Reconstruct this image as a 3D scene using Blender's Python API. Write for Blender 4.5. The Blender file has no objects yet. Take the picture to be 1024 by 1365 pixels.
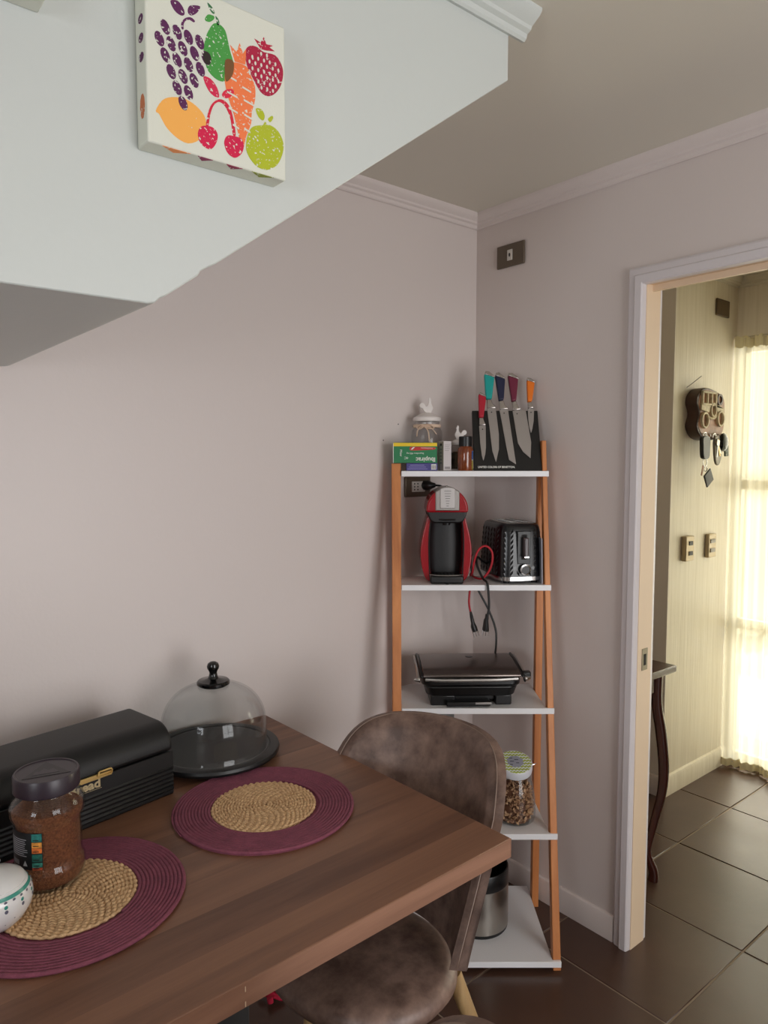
import bpy, bmesh, math, random
from mathutils import Vector, Matrix
random.seed(7)
R = math.radians
scene = bpy.context.scene
COL = scene.collection

# ------------------------------------------------------------------ camera
cam_d = bpy.data.cameras.new('camera')
cam = bpy.data.objects.new('camera', cam_d)
COL.objects.link(cam)
cam_d.sensor_fit = 'VERTICAL'
cam_d.sensor_height = 24.0
cam_d.lens = 24.0 * 955.71 / 1365.0
cam_d.clip_start = 0.02
_r = Vector((0.770340, -0.637634, 0.0))
_f = Vector((0.636028, 0.768350, -0.071457)).normalized()
_u = _r.cross(_f).normalized()
_m = Matrix((_r, _u, -_f)).transposed().to_4x4()
_m.translation = Vector((-1.9544, -1.8337, 1.5251))
cam.matrix_world = _m
scene.camera = cam

# ------------------------------------------------------------------ world, sun, window light, exposure
scene.view_settings.view_transform = 'Standard'
scene.view_settings.look = 'None'
scene.view_settings.exposure = 0.13
scene.view_settings.gamma = 1.0
scene.view_settings.use_curve_mapping = False
world = bpy.data.worlds.new('daylight_sky')
scene.world = world
world.use_nodes = True
_bg = world.node_tree.nodes['Background']
_bg.inputs['Color'].default_value = (0.80, 0.90, 1.0, 1)
_bg.inputs['Strength'].default_value = 1.5
scene.cycles.max_bounces = 10
scene.cycles.diffuse_bounces = 6
scene.cycles.transparent_max_bounces = 24
scene.cycles.sample_clamp_indirect = 4.0
scene.cycles.caustics_reflective = False
scene.cycles.caustics_refractive = False


def lamp(name, kind, loc, aim, energy, color, size=None):
    d = bpy.data.lights.new(name, kind)
    o = bpy.data.objects.new(name, d)
    COL.objects.link(o)
    o.location = loc
    o.rotation_euler = (Vector(aim) - Vector(loc)).to_track_quat('-Z', 'Y').to_euler()
    d.energy = energy
    d.color = color
    if size:
        d.shape = 'RECTANGLE'
        d.size, d.size_y = size
    return o


sun = lamp('sun', 'SUN', (6, 0.8, 5), (1.6, -0.7, 0.2), 3.6, (1.0, 0.94, 0.82))
sun.data.angle = R(7.0)
# daylight falling through the patio door behind the photographer and the side window
lamp('patio_daylight', 'AREA', (-0.95, -3.78, 1.15), (-0.95, 0, 1.15), 46.0, (1.0, 0.97, 0.945), (1.4, 1.9))
lamp('side_window_daylight', 'AREA', (-4.28, -2.3, 1.5), (0, -2.3, 1.5), 24.0, (0.94, 0.97, 1.0), (1.1, 1.1))
# daylight at the glazed hall door
lamp('hall_daylight', 'AREA', (3.3, -0.95, 1.3), (0, -0.95, 1.3), 125.0, (1.0, 0.97, 0.90), (3.0, 2.4))


# ------------------------------------------------------------------ helpers
def lin(c):
    return tuple(((v / 255) / 12.92 if v / 255 <= 0.04045 else ((v / 255 + 0.055) / 1.055) ** 2.4) for v in c) + (1.0,)


def mat(name, rgb, rough=0.5, metal=0.0, bump=0.0, bscale=60.0, vary=0.0, vscale=8.0, spec=0.5, trans=0.0, coat=0.0, stretch=(1, 1, 1), rgb2=None):
    """principled material; vary / rgb2 mottles the base colour, bump roughens the surface (object space noise)"""
    m = bpy.data.materials.new(name)
    m.use_nodes = True
    nt = m.node_tree
    b = nt.nodes['Principled BSDF']
    c = lin(rgb)
    b.inputs['Base Color'].default_value = c
    b.inputs['Roughness'].default_value = rough
    b.inputs['Metallic'].default_value = metal
    b.inputs['Specular IOR Level'].default_value = spec
    b.inputs['Transmission Weight'].default_value = trans
    b.inputs['Coat Weight'].default_value = coat
    tc = mp = None
    if bump or vary or rgb2:
        tc = nt.nodes.new('ShaderNodeTexCoord')
        mp = nt.nodes.new('ShaderNodeMapping')
        mp.inputs['Scale'].default_value = stretch
        nt.links.new(tc.outputs['Object'], mp.inputs['Vector'])
    if vary or rgb2:
        n = nt.nodes.new('ShaderNodeTexNoise')
        n.inputs['Scale'].default_value = vscale
        n.inputs['Detail'].default_value = 6
        n.inputs['Roughness'].default_value = 0.62
        nt.links.new(mp.outputs['Vector'], n.inputs['Vector'])
        cr = nt.nodes.new('ShaderNodeValToRGB')
        cr.color_ramp.elements[0].position = 0.32
        cr.color_ramp.elements[1].position = 0.68
        if rgb2:
            a, z = c, lin(rgb2)
        else:
            a = tuple(max(0, v * (1 - vary)) for v in c[:3]) + (1,)
            z = tuple(min(1, v * (1 + vary)) for v in c[:3]) + (1,)
        cr.color_ramp.elements[0].color = a
        cr.color_ramp.elements[1].color = z
        nt.links.new(n.outputs['Fac'], cr.inputs['Fac'])
        nt.links.new(cr.outputs['Color'], b.inputs['Base Color'])
    if bump:
        n2 = nt.nodes.new('ShaderNodeTexNoise')
        n2.inputs['Scale'].default_value = bscale
        n2.inputs['Detail'].default_value = 4
        nt.links.new(mp.outputs['Vector'], n2.inputs['Vector'])
        bp = nt.nodes.new('ShaderNodeBump')
        bp.inputs['Strength'].default_value = bump
        bp.inputs['Distance'].default_value = 0.004
        nt.links.new(n2.outputs['Fac'], bp.inputs['Height'])
        nt.links.new(bp.outputs['Normal'], b.inputs['Normal'])
    return m


def thin_glass(name, tint=(0.97, 0.98, 0.98), rough=0.02, fac=1.0):
    """window / jar glass: clear pane that mirrors at grazing angles"""
    m = bpy.data.materials.new(name)
    m.use_nodes = True
    nt = m.node_tree
    nt.nodes.remove(nt.nodes['Principled BSDF'])
    out = nt.nodes['Material Output']
    t = nt.nodes.new('ShaderNodeBsdfTransparent')
    t.inputs['Color'].default_value = tint + (1,)
    g = nt.nodes.new('ShaderNodeBsdfGlossy')
    g.inputs['Roughness'].default_value = rough
    lw = nt.nodes.new('ShaderNodeLayerWeight')
    lw.inputs['Blend'].default_value = 0.5
    pw = nt.nodes.new('ShaderNodeMath')
    pw.operation = 'POWER'
    pw.inputs[1].default_value = 3.6
    mu = nt.nodes.new('ShaderNodeMath')
    mu.operation = 'MULTIPLY_ADD'
    mu.inputs[1].default_value = 0.75 * fac
    mu.inputs[2].default_value = 0.022 * fac
    nt.links.new(lw.outputs['Facing'], pw.inputs[0])
    mx = nt.nodes.new('ShaderNodeMixShader')
    nt.links.new(pw.outputs[0], mu.inputs[0])
    nt.links.new(mu.outputs[0], mx.inputs['Fac'])
    nt.links.new(t.outputs['BSDF'], mx.inputs[1])
    nt.links.new(g.outputs['BSDF'], mx.inputs[2])
    nt.links.new(mx.outputs['Shader'], out.inputs['Surface'])
    return m


def wood(name, a, b, rough=0.45, axis='X', scale=9.0, staves=0.0, stave_axis=1, bump=0.15):
    """grain running along one object axis; staves > 0 glues boards of that width side by side"""
    m = bpy.data.materials.new(name)
    m.use_nodes = True
    nt = m.node_tree
    L = nt.links.new
    N = nt.nodes.new
    p = nt.nodes['Principled BSDF']
    p.inputs['Roughness'].default_value = rough
    tc = N('ShaderNodeTexCoord')
    mp = N('ShaderNodeMapping')
    st = {'X': (0.12, 1.6, 1.6), 'Y': (1.6, 0.12, 1.6), 'Z': (1.6, 1.6, 0.12)}[axis]
    mp.inputs['Scale'].default_value = st
    vec = tc.outputs['Object']
    wn = None
    if staves:
        sp = N('ShaderNodeSeparateXYZ')
        L(vec, sp.inputs[0])
        dv = N('ShaderNodeMath'); dv.operation = 'DIVIDE'; dv.inputs[1].default_value = staves
        L(sp.outputs[stave_axis], dv.inputs[0])
        fl = N('ShaderNodeMath'); fl.operation = 'FLOOR'
        L(dv.outputs[0], fl.inputs[0])
        wn = N('ShaderNodeTexWhiteNoise'); wn.noise_dimensions = '1D'
        L(fl.outputs[0], wn.inputs['W'])
        ad = N('ShaderNodeVectorMath'); ad.operation = 'ADD'
        L(vec, ad.inputs[0])
        L(wn.outputs['Color'], ad.inputs[1])
        vec = ad.outputs[0]
    L(vec, mp.inputs['Vector'])
    n = N('ShaderNodeTexNoise')
    n.inputs['Scale'].default_value = scale
    n.inputs['Detail'].default_value = 8
    n.inputs['Roughness'].default_value = 0.65
    n.inputs['Distortion'].default_value = 0.6
    L(mp.outputs['Vector'], n.inputs['Vector'])
    cr = N('ShaderNodeValToRGB')
    cr.color_ramp.elements[0].position = 0.3
    cr.color_ramp.elements[1].position = 0.7
    cr.color_ramp.elements[0].color = lin(a)
    cr.color_ramp.elements[1].color = lin(b)
    fac = n.outputs['Fac']
    if wn:
        mx = N('ShaderNodeMath'); mx.operation = 'MULTIPLY_ADD'
        mx.inputs[1].default_value = 0.14
        mx.inputs[2].default_value = -0.07
        L(wn.outputs['Value'], mx.inputs[0])
        a2 = N('ShaderNodeMath'); a2.operation = 'ADD'
        L(fac, a2.inputs[0]); L(mx.outputs[0], a2.inputs[1])
        fac = a2.outputs[0]
    L(fac, cr.inputs['Fac'])
    L(cr.outputs['Color'], p.inputs['Base Color'])
    bp = N('ShaderNodeBump')
    bp.inputs['Strength'].default_value = bump
    bp.inputs['Distance'].default_value = 0.002
    L(n.outputs['Fac'], bp.inputs['Height'])
    L(bp.outputs['Normal'], p.inputs['Normal'])
    return m


class MB:
    """collects vertices and faces of ONE mesh"""
    def __init__(s):
        s.v, s.f = [], []

    def add(s, vs, fs, mtx=None):
        o = len(s.v)
        for p in vs:
            p = Vector(p)
            s.v.append(mtx @ p if mtx else p)
        s.f += [tuple(i + o for i in f) for f in fs]
        return s

    def box(s, x0, x1, y0, y1, z0, z1, mtx=None):
        vs = [(x0, y0, z0), (x1, y0, z0), (x1, y1, z0), (x0, y1, z0), (x0, y0, z1), (x1, y0, z1), (x1, y1, z1), (x0, y1, z1)]
        fs = [(0, 3, 2, 1), (4, 5, 6, 7), (0, 1, 5, 4), (1, 2, 6, 5), (2, 3, 7, 6), (3, 0, 4, 7)]
        return s.add(vs, fs, mtx)

    def prism(s, poly, h0, h1, plane='XY', mtx=None):
        """poly in the named plane, extruded from h0 to h1 along the third axis"""
        def P(a, b, h):
            return {'XY': (a, b, h), 'XZ': (a, h, b), 'YZ': (h, a, b)}[plane]
        n = len(poly)
        area = sum(poly[i][0] * poly[(i + 1) % n][1] - poly[(i + 1) % n][0] * poly[i][1] for i in range(n))
        if area < 0:
            poly = poly[::-1]
        vs = [P(a, b, h0) for a, b in poly] + [P(a, b, h1) for a, b in poly]
        fs = [tuple(range(n))[::-1], tuple(range(n, 2 * n))] + [(i, (i + 1) % n, n + (i + 1) % n, n + i) for i in range(n)]
        return s.add(vs, fs, mtx)

    def lathe(s, prof, n=32, c=(0, 0, 0), mtx=None, sx=1.0, sy=1.0):
        """prof: (radius, z) list; radius 0 closes to a point"""
        vs, rows = [], []
        for r, z in prof:
            if r <= 1e-6:
                rows.append([len(vs)]); vs.append((c[0], c[1], c[2] + z))
            else:
                rows.append(list(range(len(vs), len(vs) + n)))
                for i in range(n):
                    a = 2 * math.pi * i / n
                    vs.append((c[0] + r * sx * math.cos(a), c[1] + r * sy * math.sin(a), c[2] + z))
        fs = []
        for A, B in zip(rows, rows[1:]):
            if len(A) == 1 and len(B) == 1:
                continue
            for i in range(n):
                j = (i + 1) % n
                if len(A) == 1:
                    fs.append((A[0], B[j], B[i]))
                elif len(B) == 1:
                    fs.append((A[i], A[j], B[0]))
                else:
                    fs.append((A[i], A[j], B[j], B[i]))
        return s.add(vs, fs, mtx)

    def tube(s, pts, rad, n=8, cap=True, mtx=None, flat=1.0):
        pts = [Vector(p) for p in pts]
        rads = rad if isinstance(rad, (list, tuple)) else [rad] * len(pts)
        t0 = (pts[1] - pts[0]).normalized()
        ref = Vector((0, 0, 1)) if abs(t0.z) < 0.9 else Vector((1, 0, 0))
        nx = t0.cross(ref).normalized()
        vs, fs = [], []
        for i, p in enumerate(pts):
            t = (pts[min(i + 1, len(pts) - 1)] - pts[max(i - 1, 0)])
            t = t.normalized() if t.length > 1e-9 else t0
            nx = (nx - t * nx.dot(t))
            nx = nx.normalized() if nx.length > 1e-6 else t.orthogonal().normalized()
            ny = t.cross(nx)
            for k in range(n):
                a = 2 * math.pi * k / n
                vs.append(p + nx * (rads[i] * math.cos(a)) + ny * (rads[i] * flat * math.sin(a)))
        for i in range(len(pts) - 1):
            for k in range(n):
                k2 = (k + 1) % n
                fs.append((i * n + k, i * n + k2, (i + 1) * n + k2, (i + 1) * n + k))
        if cap:
            fs.append(tuple(range(n))[::-1])
            fs.append(tuple(range((len(pts) - 1) * n, len(pts) * n)))
        return s.add(vs, fs, mtx)

    def grid(s, nu, nv, fn, wrap=False):
        vs = [fn(i / (nu - (0 if wrap else 1)), j / (nv - 1)) for j in range(nv) for i in range(nu)]
        fs = []
        for j in range(nv - 1):
            for i in range(nu if wrap else nu - 1):
                i2 = (i + 1) % nu
                fs.append((j * nu + i, j * nu + i2, (j + 1) * nu + i2, (j + 1) * nu + i))
        return s.add(vs, fs)

    def ball(s, c, r, n=12, sc=(1, 1, 1), mtx=None):
        prof = [(r * math.sin(math.pi * i / 8), -r * math.cos(math.pi * i / 8)) for i in range(9)]
        T = Matrix.Translation(c) @ Matrix.Diagonal((*sc, 1))
        return s.lathe(prof, n, mtx=(mtx @ T) if mtx else T)

    def mesh(s, name, m=None, sharp=35):
        me = bpy.data.meshes.new(name)
        me.from_pydata([tuple(p) for p in s.v], [], s.f)
        me.validate()
        bm = bmesh.new(); bm.from_mesh(me)
        bmesh.ops.recalc_face_normals(bm, faces=bm.faces)
        bm.to_mesh(me); bm.free()
        me.shade_smooth()
        me.set_sharp_from_angle(angle=R(sharp))
        if m:
            me.materials.append(m)
        return me

    def build(s, name, m, parent=None, bevel=0, seg=2, subsurf=0, solid=0, sharp=35, loc=None, rot=None):
        o = bpy.data.objects.new(name, s.mesh(name, m, sharp))
        COL.objects.link(o)
        if parent:
            o.parent = parent
        if loc:
            o.location = loc
        if rot:
            o.rotation_euler = rot
        if solid:
            md = o.modifiers.new('thickness', 'SOLIDIFY'); md.thickness = solid; md.offset = 0
        if bevel:
            md = o.modifiers.new('bevel', 'BEVEL'); md.width = bevel; md.segments = seg
            md.limit_method = 'ANGLE'; md.angle_limit = R(40)
        if subsurf:
            md = o.modifiers.new('subsurf', 'SUBSURF'); md.levels = subsurf; md.render_levels = subsurf
        return o


def tag(o, label, cat, group=None):
    o['label'] = label
    o['category'] = cat
    if group:
        o['group'] = group
    return o


def thing(name, label, cat, loc=(0, 0, 0), rz=0.0, group=None):
    o = bpy.data.objects.new(name, None)
    COL.objects.link(o)
    o.empty_display_size = 0.05
    o.location = loc
    o.rotation_euler = (0, 0, rz)
    return tag(o, label, cat, group)


def struct(o):
    o['kind'] = 'structure'
    return o


def text(body, size, m, parent, loc, rot=(R(90), 0, 0), name='lettering', align='LEFT', depth=0.0002, shear=0.0, sx=1.0, bold=0.0):
    cu = bpy.data.curves.new('text', 'FONT')
    cu.body = body
    cu.size = size
    cu.align_x = align
    cu.extrude = depth
    cu.shear = shear
    cu.resolution_u = 3
    cu.offset = bold
    tmp = bpy.data.objects.new('text', cu)
    COL.objects.link(tmp)
    dg = bpy.context.evaluated_depsgraph_get()
    me = bpy.data.meshes.new_from_object(tmp.evaluated_get(dg))
    bpy.data.objects.remove(tmp)
    bpy.data.curves.remove(cu)
    me.name = name
    me.materials.clear()
    me.materials.append(m)
    o = bpy.data.objects.new(name, me)
    COL.objects.link(o)
    o.parent = parent
    o.location = loc
    o.rotation_euler = rot
    o.scale = (sx, 1, 1)
    return o


def smooth_path(pts, n=8):
    """Catmull-Rom through the points"""
    P = [Vector(p) for p in pts]
    P = [P[0] * 2 - P[1]] + P + [P[-1] * 2 - P[-2]]
    out = []
    for i in range(1, len(P) - 2):
        a, b, c, d = P[i - 1], P[i], P[i + 1], P[i + 2]
        for k in range(n):
            t = k / n
            out.append(0.5 * ((2 * b) + (c - a) * t + (2 * a - 5 * b + 4 * c - d) * t * t + (3 * b - a - 3 * c + d) * t ** 3))
    out.append(P[-2])
    return out


def smooth_poly(pts, n=4):
    """closed Catmull-Rom outline in 2-D"""
    k = len(pts)
    out = []
    for i in range(k):
        a, b, c, d = (Vector(pts[(i + j - 1) % k]) for j in range(4))
        for q in range(n):
            t = q / n
            p = 0.5 * ((2 * b) + (c - a) * t + (2 * a - 5 * b + 4 * c - d) * t * t + (3 * b - a - 3 * c + d) * t ** 3)
            out.append((p.x, p.y))
    return out


# the shelf stands diagonally across the corner: (a, d, z) = along its front, away from it, up
SX, SY = Vector((0.77034, -0.63763, 0)), Vector((0.63763, 0.77034, 0))
SO = Vector((-1.9544, -1.8337, 0))
SROT = math.atan2(SX.y, SX.x)


def S(a, d, z=0.0):
    return SO + SX * a + SY * d + Vector((0, 0, z))

# ------------------------------------------------------------------ materials
M = {}
M['paint'] = mat('wall_paint', (212, 202, 198), 0.42, bump=0.10, bscale=90)
M['stair_paint'] = mat('stair_paint', (196, 201, 198), 0.42, bump=0.10, bscale=70)
M['ceiling'] = mat('ceiling_paint', (212, 207, 194), 0.7, bump=0.05, bscale=60)
M['trim'] = mat('trim_paint', (214, 204, 200), 0.4, bump=0.06, bscale=70)
M['casing'] = mat('casing_paint', (214, 208, 210), 0.38, bump=0.05, bscale=80)
M['jamb'] = mat('jamb_paint', (224, 200, 172), 0.5, bump=0.06, bscale=60)
M['hall_paint'] = mat('hall_wallpaper', (216, 206, 186), 0.5, bump=0.3, bscale=90, stretch=(1, 1, 0.035), rgb2=(230, 221, 204), vscale=75)
M['hall_ceiling'] = mat('hall_ceiling_paint', (205, 198, 182), 0.6)
M['hall_grey'] = mat('hall_grey_paint', (232, 224, 214), 0.6)
M['tile'] = mat('floor_tile', (74, 52, 42), 0.30, bump=0.04, bscale=30, vary=0.16, vscale=4.0)
M['grout'] = mat('grout', (146, 130, 114), 0.9)
M['patio'] = mat('patio_concrete', (214, 208, 190), 0.8)
M['garden'] = mat('garden_wall_render', (206, 196, 170), 0.8)

# ------------------------------------------------------------------ room shell
H = 2.4
DY0, DY1, DZ = -0.675, -1.545, 2.045          # doorway between kitchen and hall


def wall(name, boxes, m):
    b = MB()
    for q in boxes:
        b.box(*q)
    return struct(b.build(name, m))


wl = wall('wall_left', [(-4.2, 0.0, 0.0, 0.1, 0, H)], M['paint'])
wall('wall_right', [(0, 0.075, DY0, 1.5, 0, H), (0, 0.075, DY1, DY0, DZ, H), (0, 0.075, -3.7, DY1, 0, H)], M['paint'])
wall('wall_back', [(-4.2, -1.65, -3.7, -3.6, 0, H), (-0.25, 0.0, -3.7, -3.6, 0, H), (-1.65, -0.25, -3.7, -3.6, 2.1, H)], M['paint'])
wall('wall_side', [(-4.2, -4.1, -3.6, -2.85, 0, H), (-4.2, -4.1, -1.75, 0, 0, H), (-4.2, -4.1, -2.85, -1.75, 0, 0.95),
                   (-4.2, -4.1, -2.85, -1.75, 2.05, H)], M['paint'])
wall('ceiling', [(-4.2, 0.0375, -3.7, 0.1, H, H + 0.1)], M['ceiling'])
# hall beyond the doorway
wall('wall_hall_side', [(1.04, 1.62, -0.2056, -0.2, 0, H)], M['hall_paint'])
wall('wall_hall_return', [(1.035, 1.04, -0.2056, 1.5, 0, H)], M['hall_grey'])
wall('wall_hall_end', [(1.62, 1.74, -0.207, 1.5, 0, H), (1.62, 1.74, -1.72, -0.207, 2.11, H), (1.62, 1.74, -3.7, -1.72, 0, H)], M['hall_paint'])
wall('wall_hall_left', [(0.075, 1.74, 1.5, 1.6, 0, H)], M['hall_grey'])
wall('wall_hall_right', [(0.075, 1.74, -3.8, -3.7, 0, H)], M['hall_paint'])
wall('ceiling_hall', [(0.0375, 1.74, -3.8, 1.6, H, H + 0.1)], M['hall_ceiling'])
# outside the hall door: sunlit paving and the garden wall
wall('patio_ground', [(1.74, 8.0, -5.0, 4.0, -0.12, -0.02)], M['patio'])
wall('garden_wall', [(4.6, 4.75, -5.0, 4.0, -0.02, 3.2)], M['garden'])
wall('unseen_sun_shade', [(1.74, 3.1, -3.8, 1.6, 2.42, 2.52)], M['garden'])  # unseen eave, added to keep the sun off the upper curtain

# floor: a screed in grout colour with every tile laid on it
fl = struct(MB().box(-4.2, 1.74, -3.8, 1.6, -0.06, -0.003).build('floor', M['grout']))
TS = 0.4525
tile_me = None
tb = MB().box(-TS / 2 + 0.003, TS / 2 - 0.003, -TS / 2 + 0.003, TS / 2 - 0.003, -0.008, 0)
n_t = 0
for i in range(-9, 5):
    for j in range(-6, 6):
        cx, cy = -0.1872 + TS * (i + 0.5), -0.9052 + TS * (j + 0.5)
        if cx - TS / 2 > 1.7 or cy - TS / 2 > 1.45 or cx < -3.9 or cy < -3.5:
            continue
        if cx < -0.1 and cy > 0.1:
            continue
        if tile_me is None:
            o = tb.build('tile', M['tile'], fl, bevel=0.0015, seg=1)
            tile_me = o.data
        else:
            o = bpy.data.objects.new('tile', tile_me)
            COL.objects.link(o)
            o.parent = fl
            md = o.modifiers.new('bevel', 'BEVEL'); md.width = 0.0015; md.segments = 1
        o.location = (cx, cy, random.uniform(-0.0006, 0.0))
        o.rotation_euler = (random.uniform(-1, 1) * 0.0012, random.uniform(-1, 1) * 0.0012, random.choice((0, R(90), R(180), R(270))))

# staircase boxed in against the left wall: flat landing, then the flight rising through the ceiling
SF = -0.8573
st = [(-4.1, H), (-4.1, 1.740), (-1.792, 1.740), (-1.786, 1.7435), (-1.770, 1.742), (-1.764, 1.740), (-1.600, 1.740), (-1.566, 1.740), (-1.556, 1.7425), (-1.548, 1.7505),
      (-1.541, 1.7535), (-1.492, 1.789), (-1.487, 1.797), (-1.474, 1.805), (-1.465, 1.8095), (-0.8285, 2.2725), (-0.8285, H)]
struct(MB().prism(st, SF, 0.0, 'XZ').build('wall_stair', M['stair_paint'], bevel=0.0015, seg=1))

# crown mouldings: stepped ogee
crown = [(0, 0), (0.0, -0.044), (0.006, -0.046), (0.010, -0.042), (0.012, -0.034), (0.019, -0.030), (0.021, -0.024), (0.029, -0.018), (0.036, -0.012), (0.040, -0.006), (0.041, 0)]


def moulding(name, prof, a, b, inward, m, z=H):
    """prof (out, up) swept from a to b; inward = unit vector pointing into the room"""
    a, b, w = Vector((*a, z)), Vector((*b, z)), Vector((*inward, 0))
    mb = MB()
    n = len(prof)
    vs = [p + w * o + Vector((0, 0, u)) for p in (a, b) for o, u in prof]
    fs = [tuple(range(n)), tuple(range(n, 2 * n))] + [(i, (i + 1) % n, n + (i + 1) % n, n + i) for i in range(n)]
    mb.add(vs, fs)
    return struct(mb.build(name, m, sharp=25))


moulding('trim_1', crown, (-0.8285, -0.0), (0, -0.0), (0, -1), M['trim'])
moulding('trim_2', crown, (0, -0.0), (0, -3.6), (-1, 0), M['trim'])
big = [(o * 1.25, u * 0.98 + 0.0) for o, u in crown]
moulding('trim_3', big, (-4.1, SF), (-0.79, SF), (0, -1), M['stair_paint'])
moulding('trim_4', crown, (1.62, -0.2056), (1.62, -3.7), (-1, 0), M['hall_ceiling'])
moulding('trim_5', crown, (1.04, -0.2056), (1.62, -0.2056), (0, -1), M['hall_ceiling'])
base = [(0, 0), (0.012, 0), (0.012, 0.072), (0.009, 0.080), (0.004, 0.084), (0, 0.084)]
moulding('baseboard_left', base, (-4.1, 0), (0, 0), (0, -1), M['trim'], 0)
moulding('baseboard_right', base, (0, 0), (0, -0.622), (-1, 0), M['trim'], 0)
base2 = [(0, 0), (0.014, 0), (0.014, 0.075), (0.009, 0.088), (0, 0.092)]
moulding('baseboard_hall', base2, (1.035, -0.2056), (1.62, -0.2056), (0, -1), M['hall_paint'], 0)
moulding('baseboard_hall_return', base2, (1.035, 1.5), (1.035, -0.2056), (-1, 0), M['trim'], 0)

# doorway: lining, stop and moulded casing
dr = MB()
dr.box(0.0, 0.075, DY0 - 0.004, DY0 + 0.001, 0, DZ).box(0.0, 0.075, DY1, DY1 + 0.004, 0, DZ).box(0.0, 0.075, DY1, DY0, DZ - 0.004, DZ)
door = struct(dr.build('door_1', M['jamb']))
prof = [(0, 0), (0, 0.010), (0.006, 0.014), (0.022, 0.016), (0.026, 0.020), (0.046, 0.020), (0.050, 0.017), (0.052, 0)]   # (across from outer edge, out from wall)


def casing(x, out, nm, par):
    mb = MB()
    yo, zo = DY0 + 0.0505, DZ + 0.045
    yi2 = DY1 - 0.0505
    n = len(prof)
    rows = []
    for (y, z, sy, sz) in ((yo, 0, -1, 0), (yo, zo, -1, -1), (yi2, zo, 1, -1), (yi2, 0, 1, 0)):
        rows.append([(x + out * h, y + sy * w, z + sz * w) for w, h in prof])
    vs = [p for r_ in rows for p in r_]
    fs = []
    for k in range(3):
        for i in range(n):
            fs.append((k * n + i, k * n + (i + 1) % n, (k + 1) * n + (i + 1) % n, (k + 1) * n + i))
    fs += [tuple(range(n)), tuple(range(3 * n, 4 * n))]
    mb.add(vs, fs)
    return mb.build(nm, M['casing'], par, sharp=25)


casing(0.0, -1, 'casing', door)
casing(0.075, 1, 'casing', door)
M['steel_dull'] = mat('dull_steel', (150, 142, 128), 0.4, metal=0.9)
M['dark_hole'] = mat('dark_hole', (25, 22, 20), 0.8)
sk = MB().box(0.022, 0.052, DY0 - 0.0062, DY0 - 0.0040, 0.885, 0.952).build('strike_plate', M['steel_dull'], door)
sk['label'] = 'dull metal strike plate'
MB().box(0.030, 0.044, DY0 - 0.0066, DY0 - 0.0058, 0.900, 0.935).build('latch_hole', M['dark_hole'], sk)
MB().box(0.030, 0.040, DY1, DY0, DZ - 0.022, DZ - 0.004).build('head_stop', M['jamb'], door)

# glazed hall door behind the curtain
M['alu'] = mat('aluminium_frame', (196, 186, 160), 0.45, metal=0.2)
M['pane'] = thin_glass('window_pane', (0.98, 0.99, 0.97))
w1 = MB()
for y0, y1 in ((-0.235, -0.208), (-1.72, -1.68), (-0.99, -0.94)):
    w1.box(1.655, 1.70, y0, y1, 0, 2.11)
for z0, z1 in ((0, 0.06), (0.69, 0.74), (1.385, 1.43), (2.05, 2.11)):
    w1.box(1.66, 1.695, -1.68, -0.235, z0, z1)
win = struct(w1.build('window_1', M['alu'], bevel=0.004))
for y0, y1 in ((-0.94, -0.235), (-1.68, -0.99)):
    for z0, z1 in ((0.06, 0.69), (0.74, 1.385), (1.43, 2.05)):
        MB().box(1.676, 1.680, y0, y1, z0, z1).build('pane', M['pane'], win)
# patio door opening and side window behind the photographer: frames only
w2 = MB()
for x in (-1.65, -0.99, -0.29):
    w2.box(x, x + 0.04, -3.68, -3.63, 0, 2.1)
for z in (0.0, 0.9, 2.06):
    w2.box(-1.65, -0.25, -3.68, -3.63, z, z + 0.04)
struct(w2.build('window_2', M['casing']))
w3 = MB()
for y in (-2.85, -2.32, -1.79):
    w3.box(-4.18, -4.13, y, y + 0.04, 0.95, 2.05)
for z in (0.95, 2.01):
    w3.box(-4.18, -4.13, -2.85, -1.75, z, z + 0.04)
struct(w3.build('window_3', M['casing']))
# nail holes on the left wall
for x, z in ((-0.375, 1.647), (-0.44, 1.592)):
    MB().lathe([(0, 0), (0.0022, 0.0005), (0.0022, 0.001), (0, 0.0014)], 8).build('nail_hole', M['dark_hole'], wl, loc=(x, -0.0, z), rot=(R(90), 0, 0))

# ------------------------------------------------------------------ wall plates
M['bronze'] = mat('bronze_plate', (98, 86, 72), 0.45, metal=0.25)
M['pearl'] = mat('pale_module', (205, 200, 192), 0.4)
M['slot'] = mat('dark_slot', (28, 26, 24), 0.6)


def plate(name, label, cat, loc, rz, w, h, m, d=0.009):
    t = thing(name, label, cat, loc, rz)
    MB().prism([(-w / 2, -h / 2), (w / 2, -h / 2), (w / 2, h / 2), (-w / 2, h / 2)], -d, 0, 'XZ').build('cover_plate', m, t, bevel=0.004, seg=3)
    return t


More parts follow.
